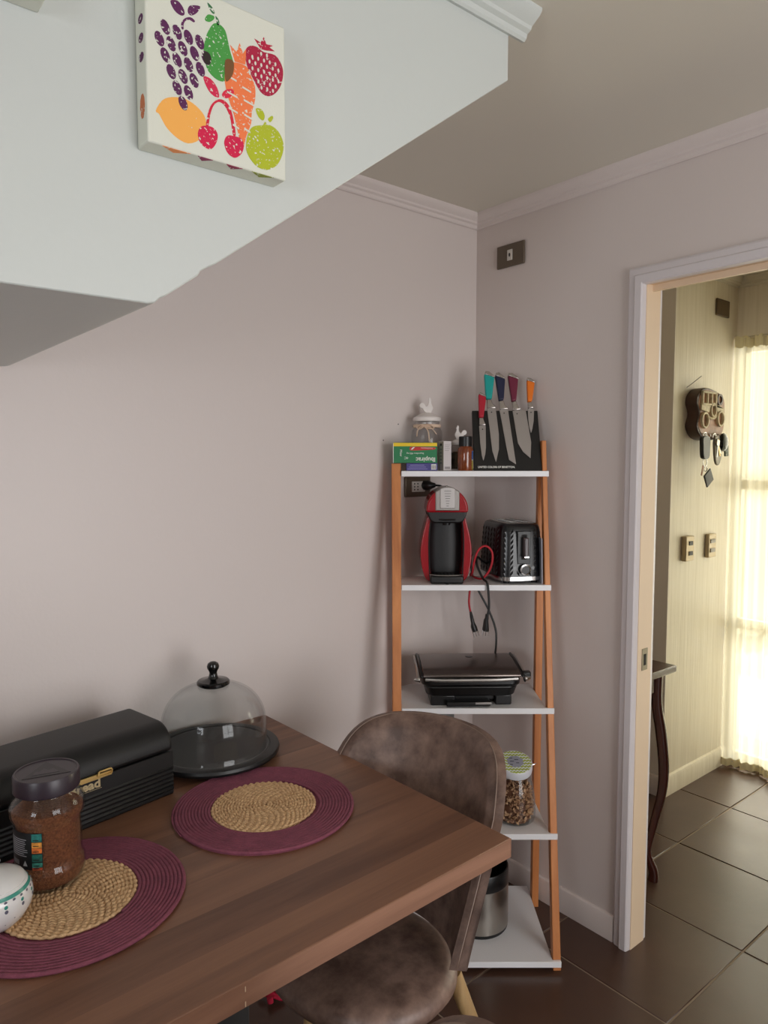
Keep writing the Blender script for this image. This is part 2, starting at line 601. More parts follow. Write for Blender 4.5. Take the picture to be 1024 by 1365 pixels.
# faces are local -y; a plate on the right wall (x = 0, facing -x) is turned by -90 degrees
t = plate('light_switch', 'bronze switch plate with a pale rocker, high on the right wall near the corner', 'switch', (0, -0.164, 2.232), R(-90), 0.122, 0.077, M['bronze'])
rk = MB().box(-0.011, 0.011, -0.0115, -0.008, -0.018, 0.018).build('rocker', M['pearl'], t, bevel=0.001)
MB().lathe([(0.003, 0), (0.003, 0.0012), (0, 0.0014)], 10, sy=2.2).build('indicator', M['slot'], rk, loc=(0, -0.0115, 0), rot=(R(90), 0, 0))
t = plate('wall_outlet', 'bronze socket plate with a plug in it, under the top shelf', 'outlet', (-0.291, 0, 1.436), 0, 0.118, 0.070, M['bronze'])
md_ = MB().box(-0.030, 0.030, -0.0112, -0.008, -0.018, 0.018).build('socket_module', M['pearl'], t, bevel=0.001)
for x in (-0.019, -0.004):
    for z in (-0.010, 0, 0.010):
        MB().lathe([(0.0028, 0), (0.0028, 0.0006), (0, 0.0007)], 8).build('socket_hole', M['slot'], md_, loc=(x, -0.0112, z), rot=(R(90), 0, 0))
t = plate('wall_outlet', 'grey socket plate low on the left wall, just showing under the grill shelf', 'outlet', (-0.165, 0, 0.575), 0, 0.118, 0.072, mat('grey_plate', (120, 120, 118), 0.5))
MB().box(-0.02, 0.02, -0.0112, -0.008, -0.016, 0.016).build('socket_module', M['pearl'], t)
M['hall_plate'] = mat('hall_plate', (168, 150, 118), 0.4, metal=0.3)
KY = -0.2056
t = plate('hall_switch', 'hall switch plate with two black rockers, left of the pair below the key rack', 'switch', (1.178, KY, 1.127), 0, 0.074, 0.114, M['hall_plate'], 0.024)
for z in (-0.022, 0.024):
    MB().box(-0.012, 0.020, -0.027, -0.023, z - 0.009, z + 0.009).build('rocker', M['slot'], t)
t = plate('hall_switch', 'hall switch plate with two grey rockers, right of the pair below the key rack', 'switch', (1.398, KY, 1.124), 0, 0.074, 0.112, M['hall_plate'], 0.020)
g_ = mat('grey_rocker', (110, 100, 84), 0.4)
for z in (-0.022, 0.022):
    MB().box(-0.022, 0.022, -0.0235, -0.019, z - 0.009, z + 0.009).build('rocker', g_, t)
t = plate('cover_plate_blank', 'blank brown junction cover plate high on the hall wall', 'wall plate', (1.452, KY, 2.238), 0, 0.125, 0.078, mat('brown_plate', (92, 74, 52), 0.5), 0.010)
t.name = 'junction_cover'

# ------------------------------------------------------------------ curtain
def curtain_mat():
    m = bpy.data.materials.new('sheer_curtain'); m.use_nodes = True
    nt = m.node_tree; nt.nodes.remove(nt.nodes['Principled BSDF'])
    N, L = nt.nodes.new, nt.links.new
    d = N('ShaderNodeBsdfDiffuse'); d.inputs['Color'].default_value = lin((248, 244, 226))
    t = N('ShaderNodeBsdfTranslucent'); t.inputs['Color'].default_value = lin((250, 246, 228))
    tr = N('ShaderNodeBsdfTransparent'); tr.inputs['Color'].default_value = (1.0, 0.99, 0.95, 1)
    m1 = N('ShaderNodeMixShader'); m1.inputs['Fac'].default_value = 0.62
    m2 = N('ShaderNodeMixShader'); m2.inputs['Fac'].default_value = 0.33
    L(d.outputs[0], m1.inputs[1]); L(t.outputs[0], m1.inputs[2])
    # gathered net: threads bunch in upright bands, so it is more open in some and denser in others
    tc = N('ShaderNodeTexCoord'); mp = N('ShaderNodeMapping'); mp.inputs['Scale'].default_value = (0.0, 26.0, 0.15)
    nz = N('ShaderNodeTexNoise'); nz.inputs['Scale'].default_value = 1.0; nz.inputs['Detail'].default_value = 3
    mr = N('ShaderNodeMapRange'); mr.inputs['From Min'].default_value = 0.36; mr.inputs['From Max'].default_value = 0.64
    mr.inputs['To Min'].default_value = 0.12; mr.inputs['To Max'].default_value = 0.52
    L(tc.outputs['Object'], mp.inputs['Vector']); L(mp.outputs['Vector'], nz.inputs['Vector']); L(nz.outputs['Fac'], mr.inputs['Value'])
    L(mr.outputs['Result'], m2.inputs['Fac'])
    L(m1.outputs[0], m2.inputs[1]); L(tr.outputs[0], m2.inputs[2])
    L(m2.outputs[0], nt.nodes['Material Output'].inputs['Surface'])
    return m


M['sheer'] = curtain_mat()
cu = thing('curtain', 'sheer cream curtain gathered over the glazed hall door', 'curtain', (1.60, -0.2, 0))


def cfn(u, v):
    y = -0.014 - 1.49 * u
    z = 0.03 + 2.08 * v
    k = 1 - 0.35 * v
    x = -0.012 * k * math.sin(u * 95 + 0.6 * math.sin(u * 23)) - 0.006 * math.sin(u * 211 + 2 * v) - 0.010 * math.sin(u * 37 + 1.0 + 0.6 * v)
    return (x, y + 0.006 * math.sin(u * 95 + 1.3) * k, z)


MB().grid(420, 24, cfn).build('sheer_panel', M['sheer'], cu, sharp=180)
M['hem'] = mat('curtain_hem', (230, 220, 180), 0.9)


def hfn(z0, z1, amp, ph):
    def f(u, v):
        y = -0.014 - 1.49 * u
        b = cfn(u, v * 0.03)
        return (b[0] - amp * math.sin(u * 330 + ph) * (0.3 + 0.7 * (v if z0 > 1 else 1 - v)) - 0.004, y, z0 + (z1 - z0) * v + 0.004 * math.sin(u * 260))
    return f


MB().grid(520, 4, hfn(0.008, 0.045, 0.006, 0)).build('ruffled_hem', M['hem'], cu, sharp=180)
MB().grid(520, 5, hfn(2.065, 2.118, 0.007, 1)).build('gathered_heading', M['hem'], cu, sharp=180)
MB().tube([(0.0, 0.005, 2.112), (0.0, -1.5, 2.112)], 0.006, 8).build('rod', M['alu'], cu)

# ------------------------------------------------------------------ key rack with keys
M['walnut'] = mat('dark_stained_wood', (62, 38, 28), 0.45, vary=0.3, vscale=20, stretch=(1, 1, 0.2))
M['carved'] = mat('carved_cream', (196, 182, 150), 0.55, vary=0.25, vscale=60)
M['copper'] = mat('copper_wood', (150, 104, 74), 0.45, vary=0.3, vscale=30)
M['black'] = mat('black_plastic', (12, 12, 13), 0.35)
M['chrome'] = mat('chrome', (205, 205, 205), 0.15, metal=1.0)
M['silver'] = mat('brushed_silver', (176, 174, 170), 0.35, metal=0.8)
kr = thing('key_rack', 'carved wooden key rack with oval openings on the hall wall', 'key rack', (1.275, KY, 1.735))
slab = smooth_poly([(-0.125, 0.085), (-0.06, 0.115), (0.06, 0.10), (0.11, 0.075), (0.12, 0.0), (0.105, -0.085), (0.03, -0.115), (-0.08, -0.11), (-0.135, -0.06), (-0.118, 0.0), (-0.14, 0.045)], 4)
MB().prism(slab, -0.055, 0, 'XZ').build('backboard', M['walnut'], kr, bevel=0.004)
MB().prism([(x * 0.94 + 0.006, z * 0.93) for x, z in slab], -0.0565, -0.054, 'XZ').build('copper_face', M['copper'], kr)
fr = MB()


def ring(mb, cx, cz, rx, rz, w, y0, y1, n=24):
    vs = []
    for k in range(n):
        a = 2 * math.pi * k / n
        for rr, y in ((0, y1), (w, y1), (w, y0), (0, y0)):
            vs.append((cx + (rx + rr) * math.cos(a), y, cz + (rz + rr) * math.sin(a)))
    fs = [(k * 4 + i, k * 4 + (i + 1) % 4, ((k + 1) % n) * 4 + (i + 1) % 4, ((k + 1) % n) * 4 + i) for k in range(n) for i in range(4)]
    mb.add(vs, fs)


for cx, cz, rx, rz in ((-0.075, -0.030, 0.024, 0.028), (0.070, -0.018, 0.024, 0.028), (0.0, 0.018, 0.018, 0.024)):
    ring(fr, cx, cz, rx, rz, 0.009, -0.068, -0.055)
fr.prism([(-0.11, 0.045), (-0.03, 0.035), (0.05, 0.042), (0.1, 0.03), (0.1, 0.012), (0.04, 0.01), (0.03, 0.04), (-0.03, 0.03), (-0.04, 0.005), (-0.11, 0.015)], -0.064, -0.055, 'XZ')
for x in (-0.105, -0.062, -0.022, 0.018):
    fr.box(x, x + 0.010, -0.066, -0.055, 0.04, 0.098)
fr.box(-0.105, 0.028, -0.066, -0.055, 0.090, 0.099)
fr.box(-0.105, 0.028, -0.066, -0.055, 0.036, 0.046)
fr.tube([(-0.04, -0.058, -0.012), (-0.015, -0.060, -0.02), (0.015, -0.060, -0.018), (0.04, -0.058, -0.005)], 0.006, 6)
fr.build('carved_relief', M['carved'], kr, bevel=0.0015, seg=1)
rr_ = MB()
ring(rr_, 0.065, 0.068, 0.016, 0.016, 0.010, -0.063, -0.055)
rr_.build('round_boss', M['walnut'], kr)
for x in (-0.09, -0.045, 0.0, 0.045, 0.085):
    MB().tube([(x, -0.055, -0.088), (x, -0.072, -0.092), (x, -0.076, -0.102), (x, -0.070, -0.108), (x, -0.066, -0.104)], 0.0022, 6).build('hook', M['chrome'], kr)
wr = MB().tube([(-0.135, -0.004, 0.115), (-0.128, -0.02, 0.128), (-0.085, -0.045, 0.165)], 0.0022, 6).build('hanging_wire', M['silver'], kr)
MB().tube([(0.02, -0.03, 0.105), (0.1, -0.02, 0.098), (0.2, -0.006, 0.075)], 0.0016, 6).build('hanging_wire', M['silver'], kr)


def keyring(mb, c, r):
    pts = [(c[0] + r * math.cos(a * math.pi / 8), c[1], c[2] + r * math.sin(a * math.pi / 8)) for a in range(17)]
    mb.tube(pts, 0.0014, 5, cap=False)


kx, kz = 1.275, 1.735
k1 = thing('car_key', 'black car key fob with a dark square tag, leftmost on the key rack', 'key', (kx - 0.09, KY - 0.072, kz - 0.105))
MB().prism(smooth_poly([(-0.024, 0), (0.022, 0), (0.026, -0.04), (0.02, -0.072), (-0.018, -0.072), (-0.026, -0.03)], 3), -0.008, 0.006, 'XZ').build('fob', M['black'], k1, bevel=0.003)
for c_, r_ in (((0, 0, 0.004), 0.012), ((0.006, 0, -0.086), 0.014), ((0.012, 0, -0.108), 0.010)):
    b_ = MB(); keyring(b_, c_, r_); b_.build('key_ring', M['chrome'], k1)
b_ = MB(); b_.prism([(-0.026, -0.024), (0.026, -0.024), (0.026, 0.024), (-0.026, 0.024)], -0.003, 0.003, 'XZ')
b_.build('square_tag', mat('dark_tag', (48, 44, 46), 0.5), k1, bevel=0.003, loc=(0.022, -0.006, -0.140), rot=(0, R(-32), 0))
MB().prism([(-0.005, 0), (0.005, 0), (0.004, -0.035), (-0.003, -0.035)], -0.001, 0.001, 'XZ').build('key_blade', M['copper'], k1, loc=(-0.006, 0, -0.098), rot=(0, R(18), 0))
k1.scale = (1.3, 1.3, 1.3)
k2 = thing('key_bunch', 'bunch of grey and brass keys in the middle of the key rack', 'key', (kx, KY - 0.072, kz - 0.105))
b_ = MB(); keyring(b_, (0, 0, 0), 0.014); b_.build('key_ring', M['chrome'], k2)
MB().prism(smooth_poly([(-0.01, 0), (0.04, -0.005), (0.05, -0.06), (0.03, -0.10), (0.0, -0.085)], 3), -0.006, 0.002, 'XZ').build('fob', mat('grey_fob', (112, 104, 90), 0.4, metal=0.3), k2, bevel=0.003)
for q, ang in enumerate((-38, -22, 8)):
    MB().prism([(-0.010, 0), (0.010, 0), (0.010, -0.018), (0.004, -0.022), (0.004, -0.062), (-0.003, -0.062), (-0.003, -0.022), (-0.010, -0.018)], -0.0012, 0.0012, 'XZ').build('key', M['silver'] if q != 1 else mat('brass_key', (170, 140, 80), 0.3, metal=0.9), k2, loc=(-0.004, -0.008 - 0.004 * q, -0.010), rot=(0, R(ang), 0))
k2.scale = (1.25, 1.25, 1.25)
k3 = thing('car_key', 'glossy black key fob with a green tab, rightmost on the key rack', 'key', (kx + 0.085, KY - 0.074, kz - 0.100))
MB().ball((-0.012, -0.004, -0.020), 0.026, 14, (1.1, 0.5, 1.25)).build('fob', mat('gloss_black', (14, 15, 16), 0.12), k3)
MB().prism([(0.0, -0.02), (0.03, -0.03), (0.034, -0.068), (0.008, -0.070)], -0.004, 0.002, 'XZ').build('tab', mat('green_grey_tab', (70, 78, 58), 0.5), k3, bevel=0.002)
b_ = MB(); keyring(b_, (0, 0, 0.0), 0.012); b_.build('key_ring', M['chrome'], k3)

k3.scale = (1.3, 1.3, 1.3)

# ------------------------------------------------------------------ hall console table
M['mahogany'] = wood('dark_mahogany', (44, 20, 16), (74, 36, 28), 0.25, 'Z')
ct = thing('console_table', 'dark mahogany console table with curved legs, in the hall behind the door frame', 'console table', (0.25, -0.15, 0))
MB().box(-0.155, 0.195, -0.42, 0.42, 0.775, 0.800).build('tabletop', M['mahogany'], ct, bevel=0.006, seg=3)
MB().box(-0.13, 0.16, -0.375, 0.375, 0.70, 0.775).build('apron', M['mahogany'], ct, bevel=0.004)
for sx in (-1, 1):
    for sy in (-1, 1):
        bx, by = (0.150 if sx > 0 else -0.115), 0.372 * sy
        dg = Vector((sx * 0.72, sy * 0.70, 0))
        pr = [(0.000, 0.775, .019), (0.000, 0.66, .019), (0.018, 0.55, .020), (0.030, 0.43, .019), (0.026, 0.33, .017), (0.002, 0.22, .015), (-0.018, 0.13, .014), (-0.016, 0.09, .014), (0.004, 0.035, .017), (0.004, 0.0, .019)]
        pts = smooth_path([Vector((bx, by, z)) + dg * o_ for o_, z, _ in pr], 4)
        rr2 = []
        for i in range(len(pr) - 1):
            rr2 += [pr[i][2] + (pr[i + 1][2] - pr[i][2]) * k / 4 for k in range(4)]
        rr2.append(pr[-1][2])
        MB().tube(pts, rr2, 8).build('leg', M['mahogany'], ct, sharp=60)

# ------------------------------------------------------------------ fruit canvas
SH={
'pear':[(-0.0107,0.0713),(-0.0059,0.0752),(0.0014,0.0758),(0.0086,0.071),(0.0121,0.0605),(0.0156,0.0467),(0.0204,0.0332),(0.0215,0.0227),(0.0175,0.0105),(0.0075,0.0019),(-0.0024,-0.0002),(-0.012,0.003),(-0.019,0.0092),(-0.0224,0.0186),(-0.0245,0.0326),(-0.0206,0.0508),(-0.0169,0.0606)] ,
'pearstem':[(-0.0035,0.074),(0.0002,0.0758),(-0.0014,0.0822),(-0.0057,0.0848),(-0.0046,0.0799)] ,
'pearleaf1':[(-0.0174,0.0982),(-0.0103,0.0946),(-0.0068,0.0886),(-0.0093,0.0866),(-0.014,0.0901)] ,
'pearleaf2':[(-0.0214,0.0757),(-0.0165,0.0828),(-0.0081,0.0839),(-0.0082,0.0796),(-0.0143,0.0738),(-0.0202,0.073)] ,
'carrot':[(0.0153,0.0271),(0.0229,0.0329),(0.0406,0.0335),(0.0482,0.0228),(0.0545,0.0093),(0.0543,-0.0086),(0.0488,-0.028),(0.0472,-0.0441),(0.0392,-0.0642),(0.0337,-0.0834),(0.0276,-0.0674),(0.024,-0.053),(0.0193,-0.0368),(0.0121,-0.0194),(0.0074,-0.0014),(0.0077,0.016)] ,
'carrottop':[(0.0158,0.0543),(0.0256,0.048),(0.0309,0.0618),(0.0358,0.0493),(0.041,0.0577),(0.0394,0.0353),(0.0229,0.034)] ,
'straw':[(0.041,0.0577),(0.0488,0.0649),(0.0592,0.0663),(0.0697,0.0633),(0.0885,0.0654),(0.0993,0.0555),(0.1019,0.0427),(0.0976,0.0253),(0.0878,0.0109),(0.0756,0.0032),(0.0636,0.0055),(0.0533,0.0178),(0.0432,0.0321),(0.0395,0.0463)] ,
'strawtop':[(0.0542,0.0767),(0.0646,0.0749),(0.07,0.0846),(0.0739,0.0759),(0.0859,0.078),(0.0792,0.0733),(0.088,0.0708),(0.0724,0.0665),(0.0645,0.066)] ,
'lemon':[(-0.0934,-0.0683),(-0.0843,-0.0523),(-0.0708,-0.044),(-0.0527,-0.0405),(-0.0366,-0.045),(-0.025,-0.0543),(-0.0228,-0.0664),(-0.0324,-0.0734),(-0.0327,-0.0884),(-0.0492,-0.0982),(-0.0652,-0.0952),(-0.0784,-0.0865),(-0.0859,-0.0763),(-0.0891,-0.0711)] ,
'cherry1':[(-0.0349,-0.0805),(-0.03,-0.0706),(-0.0204,-0.0668),(-0.0108,-0.0673),(-0.0054,-0.0744),(-0.0075,-0.0858),(-0.015,-0.0964),(-0.0246,-0.0969),(-0.0328,-0.0905)] ,
'cherry2':[(0.0048,-0.0802),(0.01,-0.0712),(0.0213,-0.0691),(0.0314,-0.0696),(0.0351,-0.0786),(0.0311,-0.0908),(0.0208,-0.099),(0.0108,-0.0961),(0.0059,-0.0887)] ,
'stemL':[(-0.0193,-0.0675),(-0.0228,-0.0675),(-0.0189,-0.0482),(-0.0127,-0.0345),(-0.0028,-0.0257),(0.007,-0.0253),(0.0143,-0.0318),(0.0191,-0.0456),(0.0226,-0.0666),(0.0183,-0.0678),(0.0153,-0.0489),(0.0105,-0.0373),(0.0045,-0.0304),(-0.0029,-0.0292),(-0.0103,-0.036),(-0.0158,-0.0494)] ,
'cleaf1':[(-0.0252,-0.0024),(-0.0145,-0.002),(-0.005,-0.0107),(-0.0023,-0.0228),(-0.0124,-0.0227),(-0.0207,-0.0147)] ,
'cleaf2':[(0.0022,-0.0181),(0.0073,-0.0101),(0.0173,-0.0058),(0.021,-0.009),(0.0146,-0.0175),(0.0071,-0.0209)] ,
'apple':[(0.039,-0.0753),(0.0418,-0.0612),(0.0498,-0.0478),(0.0657,-0.041),(0.0791,-0.0371),(0.0927,-0.0424),(0.1008,-0.0563),(0.0992,-0.0729),(0.0894,-0.0916),(0.0729,-0.1026),(0.0569,-0.1021),(0.0452,-0.0938),(0.0394,-0.0841)] ,
'aleaf1':[(0.0554,-0.0205),(0.0646,-0.0188),(0.0699,-0.0263),(0.0671,-0.0338),(0.0592,-0.0305)] ,
'aleaf2':[(0.0752,-0.0292),(0.082,-0.0227),(0.0841,-0.0255),(0.0792,-0.0326)] ,
'applestem':[(0.067,-0.0418),(0.0697,-0.0353),(0.0724,-0.0357),(0.0716,-0.0405)] ,
'gleaf1':[(-0.0704,0.0796),(-0.0603,0.0836),(-0.0525,0.0774),(-0.0509,0.0698),(-0.0561,0.0664),(-0.065,0.0695)] ,
'gleaf2':[(-0.0456,0.08),(-0.041,0.0853),(-0.0281,0.0888),(-0.033,0.0786),(-0.0412,0.072),(-0.0458,0.0738)] ,
'gstem':[(-0.0554,0.0496),(-0.0557,0.0567),(-0.0505,0.0648),(-0.0424,0.0693),(-0.0362,0.067),(-0.0379,0.0643),(-0.0436,0.0653),(-0.0494,0.0621),(-0.0525,0.0558),(-0.0526,0.05)] ,
}
GR= [(-0.0782,0.0427),(-0.0865,0.0251),(-0.0618,0.0422),(-0.046,0.0413),(-0.0705,0.0243),(-0.0543,0.0239),(-0.0298,0.0409),(-0.079,0.0071),(-0.0376,0.0233),(-0.0626,0.0066),(-0.0465,0.0059),(-0.0212,0.0233),(-0.0712,-0.0113),(-0.0548,-0.0121),(-0.0295,0.0057),(-0.039,-0.0121),(-0.0633,-0.0293),(-0.0474,-0.0305),(-0.0555,-0.0466)]
KN={
'red':[[(-0.0907,0.2649),(-0.086,0.272),(-0.0668,0.2601),(-0.0659,0.2531)],[(-0.0913,0.2649),(-0.0659,0.2537),(-0.0772,0.1816),(-0.0923,0.1816)],[(-0.0908,0.1816),(-0.0778,0.1816),(-0.0753,0.1696),(-0.0701,0.1555),(-0.0918,0.1555)],[(-0.0918,0.1555),(-0.0701,0.1555),(-0.0722,0.0795),(-0.0755,0.055),(-0.0826,0.0336),(-0.0871,0.0519),(-0.0906,0.0949)]] ,
'teal':[[(-0.0693,0.3379),(-0.0644,0.3493),(-0.0521,0.3477),(-0.0336,0.3297),(-0.0352,0.3258)],[(-0.0693,0.3379),(-0.0352,0.3265),(-0.0473,0.2483),(-0.0673,0.2483)],[(-0.0635,0.2483),(-0.0488,0.2473),(-0.0451,0.2329),(-0.0352,0.2234),(-0.035,0.2164),(-0.0627,0.2164)],[(-0.0633,0.2164),(-0.0341,0.2164),(-0.028,0.1259),(-0.0303,0.0734),(-0.0417,0.0291),(-0.0521,0.0672),(-0.0566,0.1321)]] ,
'navy':[[(-0.0334,0.333),(-0.03,0.3428),(-0.0196,0.3444),(0.0002,0.3248),(-0.0001,0.3193)],[(-0.0334,0.333),(-0.0,0.32),(-0.0079,0.2451),(-0.0242,0.2419)],[(-0.0227,0.2419),(-0.0079,0.2451),(-0.0044,0.2282),(0.0066,0.2139),(-0.0217,0.2123)],[(-0.0223,0.2123),(0.0066,0.2139),(0.0083,0.1885),(0.0229,0.0215),(0.0009,0.0367),(-0.0035,0.0642)]] ,
'burgundy':[[(0.0095,0.333),(0.0129,0.3422),(0.0247,0.3422),(0.044,0.3265),(0.0437,0.3193)],[(0.0095,0.333),(0.0437,0.32),(0.0335,0.2425),(0.0181,0.2387)],[(0.0195,0.2387),(0.0338,0.2426),(0.0379,0.2266),(0.0489,0.2123),(0.0216,0.2097)],[(0.021,0.2091),(0.0649,0.2123),(0.0764,0.098),(0.0712,0.0428),(0.0481,0.0642),(0.0325,0.0949)]] ,
'orange':[[(0.0721,0.3151),(0.0741,0.3249),(0.0858,0.3233),(0.0985,0.3119),(0.0984,0.3064)],[(0.0721,0.3151),(0.0985,0.307),(0.0854,0.2394),(0.0707,0.2371)],[(0.0722,0.2378),(0.0845,0.2394),(0.0914,0.2171),(0.0721,0.2164)],[(0.0715,0.2164),(0.0928,0.2155),(0.0888,0.1728),(0.0828,0.1446),(0.0777,0.1306),(0.0731,0.1509),(0.0712,0.1791)]] ,
}

ink = {}


def ink_mat(name, rgb, speck=0.62):
    m = bpy.data.materials.new(name); m.use_nodes = True
    nt = m.node_tree; N, L = nt.nodes.new, nt.links.new
    b = nt.nodes['Principled BSDF']; b.inputs['Roughness'].default_value = 0.8
    tc = N('ShaderNodeTexCoord'); n = N('ShaderNodeTexNoise')
    n.inputs['Scale'].default_value = 260; n.inputs['Detail'].default_value = 3
    L(tc.outputs['Object'], n.inputs['Vector'])
    cr = N('ShaderNodeValToRGB'); cr.color_ramp.interpolation = 'LINEAR'
    cr.color_ramp.elements[0].position = speck; cr.color_ramp.elements[1].position = speck + 0.03
    cr.color_ramp.elements[0].color = lin(rgb); cr.color_ramp.elements[1].color = lin((214, 216, 204))
    L(n.outputs['Fac'], cr.inputs['Fac']); L(cr.outputs['Color'], b.inputs['Base Color'])
    return m


M['canvas'] = mat('primed_canvas', (214, 216, 204), 0.85, bump=0.1, bscale=400)
cv = thing('fruit_canvas', 'square canvas print of grapes, pear, carrot, berries and lemon on the stair wall', 'picture', (-1.47, SF, 2.05))
MB().box(-0.105, 0.105, -0.035, 0.0, -0.1092, 0.1092).build('canvas_block', M['canvas'], cv, bevel=0.002)
INK = dict(pear=(70, 150, 66), pearstem=(56, 112, 70), pearleaf1=(56, 112, 70), pearleaf2=(70, 150, 66), carrot=(236, 122, 70), carrottop=(236, 122, 70), straw=(168, 24, 62), strawtop=(178, 22, 60),
           lemon=(240, 172, 84), cherry1=(206, 22, 72), cherry2=(206, 22, 72), stemL=(206, 30, 60), cleaf1=(206, 36, 76), cleaf2=(214, 36, 66), apple=(172, 182, 36), aleaf1=(172, 182, 36), aleaf2=(172, 182, 36),
           applestem=(172, 182, 36), gleaf1=(92, 34, 84), gleaf2=(92, 34, 84), gstem=(92, 34, 84))
NM = dict(pear='pear_print', pearstem='pear_stem_print', pearleaf1='pear_leaf_print', pearleaf2='pear_leaf_print', carrot='carrot_print', carrottop='carrot_top_print', straw='strawberry_print', strawtop='strawberry_crown_print',
          lemon='lemon_print', cherry1='cherry_print', cherry2='cherry_print', stemL='cherry_stem_print', cleaf1='cherry_leaf_print', cleaf2='cherry_leaf_print', apple='apple_print', aleaf1='apple_leaf_print',
          aleaf2='apple_leaf_print', applestem='apple_stem_print', gleaf1='grape_leaf_print', gleaf2='grape_leaf_print', gstem='grape_stem_print')
LAY = dict(lemon=0, pear=0, carrot=1, carrottop=1, stemL=2, cherry1=3, cherry2=3, cleaf1=1, cleaf2=2, apple=2)
ZS = 0.1092 / 0.1105                         # the print wraps a block this tall
for k, pts in SH.items():
    c_ = INK[k]
    if c_ not in ink:
        ink[c_] = ink_mat('ink_%d_%d_%d' % c_, c_, 0.70 if k == 'lemon' else 0.62)
    y = -0.0353 - 0.00012 * LAY.get(k, 0)
    jag = k in ('strawtop', 'carrottop')
    poly = [(max(-0.1045, min(0.1045, x)), min(0.1075, z * ZS)) for x, z in (pts if jag else smooth_poly(pts, 3))]
    MB().prism(poly, y, -0.0345, 'XZ').build(NM[k], ink[c_], cv)
gm = ink[(92, 34, 84)]
gd = ink_mat('grape_ink', (86, 32, 80), 0.60)
for i, (x, z) in enumerate(GR):
    p = [(x + 0.0062 * math.cos(a) - 0.002 * math.sin(a), z + 0.0088 * math.sin(a)) for a in [2 * math.pi * q / 14 for q in range(14)]]
    MB().prism(p, -0.0358, -0.0345, 'XZ').build('grape_print', gd, cv)
dk = ink_mat('overprint_dark', (40, 34, 26), 0.66)
p = [(-0.0195 + 0.0062 * math.cos(a), 0.0235 + 0.0085 * math.sin(a)) for a in [2 * math.pi * q / 14 for q in range(14)]]
MB().prism(p, -0.0360, -0.0345, 'XZ').build('grape_print', dk, cv)
ob = ink_mat('overprint_brown', (118, 78, 42), 0.75)
MB().prism(smooth_poly([(0.008, 0.030), (0.016, 0.034), (0.021, 0.031), (0.020, 0.018), (0.016, 0.009), (0.009, 0.002), (0.007, 0.012)], 3), -0.0359, -0.0345, 'XZ').build('overlap_print', ob, cv)
sd = M['canvas']
for (x, z) in [(-0.0, 0.0)]:
    pass
sm = MB()
for r_ in range(7):
    for q in range(6):
        x, z = 0.046 + q * 0.0095 + (r_ % 2) * 0.0046, 0.057 - r_ * 0.0078 + q * 0.0007
        dx, dz = (x - 0.071) / 0.027, (z - 0.034) / 0.027
        if dx * dx + dz * dz < 0.95 and not (z < 0.02 and (x < 0.056 or x > 0.094)):
            sm.prism([(x + 0.0016 * math.cos(a), z + 0.0028 * math.sin(a)) for a in [math.pi * w / 4 for w in range(8)]], -0.0358, -0.0345, 'XZ')
sm.build('seed_print', sd, cv)
cs = MB()
for x, z, w in ((0.010, 0.012, .015), (0.034, 0.004, .014), (0.010, -0.010, .016), (0.036, -0.013, .016), (0.012, -0.031, .014), (0.036, -0.033, .014), (0.018, -0.052, .010), (0.036, -0.052, .010)):
    cs.prism([(x, z), (x + w, z - 0.003), (x + w, z - 0.0055), (x, z - 0.0025)], -0.0358, -0.0345, 'XZ')
cs.build('carrot_ring_print', sd, cv)
# print carried round the edges
for x0, x1, c_ in ((-0.085, -0.045, (236, 150, 90)), (-0.035, -0.012, (140, 50, 90)), (0.008, 0.034, (150, 50, 80)), (0.048, 0.085, (140, 150, 60))):
    MB().prism([(x0, -0.034), ((x0 + x1) / 2, -0.022), (x1, -0.034)], -0.1094, -0.1088, 'XY').build('edge_print', ink.get(c_) or ink_mat('edge_ink', c_), cv)
for z, c_ in ((0.050, (86, 32, 80)), (0.026, (86, 32, 80)), (0.002, (86, 32, 80)), (-0.06, (190, 110, 70))):
    e_ = 0.006 if z > -0.02 else 0.016
    MB().prism([(-0.020 + 0.008 * math.cos(a), z + e_ * math.sin(a)) for a in [math.pi * w / 5 for w in range(10)]], -0.1054, -0.1045, 'YZ').build('edge_print', ink_mat('edge_ink', c_), cv)
c2 = thing('canvas_print', 'second canvas, only its lower right corner showing at the top left', 'picture', (-1.80, SF, 2.175))
MB().box(-0.105, 0.105, -0.035, 0.0, -0.105, 0.105).build('canvas_block', M['canvas'], c2, bevel=0.002)
MB().prism([(-0.05, -0.030), (0.01, -0.010), (0.06, -0.028), (0.09, -0.034)], -0.1054, -0.1045, 'XY').build('edge_print', ink_mat('edge_ink', (150, 60, 60)), c2)

# ------------------------------------------------------------------ dining table (turned 1.4 degrees off the wall)
T = 0.770
M['table'] = wood('walnut_veneer', (94, 62, 46), (140, 100, 76), 0.42, 'X', 7.0, 0.092, 1, 0.08)
M['table_edge'] = wood('veneer_edge', (112, 78, 60), (150, 110, 88), 0.5, 'X', 9.0)
M['dark_metal'] = mat('dark_grey_metal', (46, 46, 46), 0.5, metal=0.4)
tr = R(1.4)
ta = thing('dining_table', 'walnut topped dining table pushed against the left wall', 'table', (-0.873, -0.928, 0), tr)
TL, TD, TH = 1.75, 0.934, 0.040
top = MB().box(-TL, -0.0006, 0.0006, TD, T - TH, T).build('tabletop', M['table'], ta, bevel=0.0015, seg=2)
MB().box(-TL, 0.0, 0.0, 0.0012, T - TH + 0.001, T - 0.001).build('edge_band', M['table_edge'], ta)
MB().box(-0.0012, 0.0, 0.0, TD, T - TH + 0.001, T - 0.001).build('edge_band', M['table_edge'], ta)
for z_ in (-0.011, -0.034):
    MB().box(-0.6065, -0.605, -0.0004, 0.0002, T + z_ - 0.004, T + z_ + 0.004).build('chip', mat('pale_chip', (206, 180, 150), 0.7), ta)
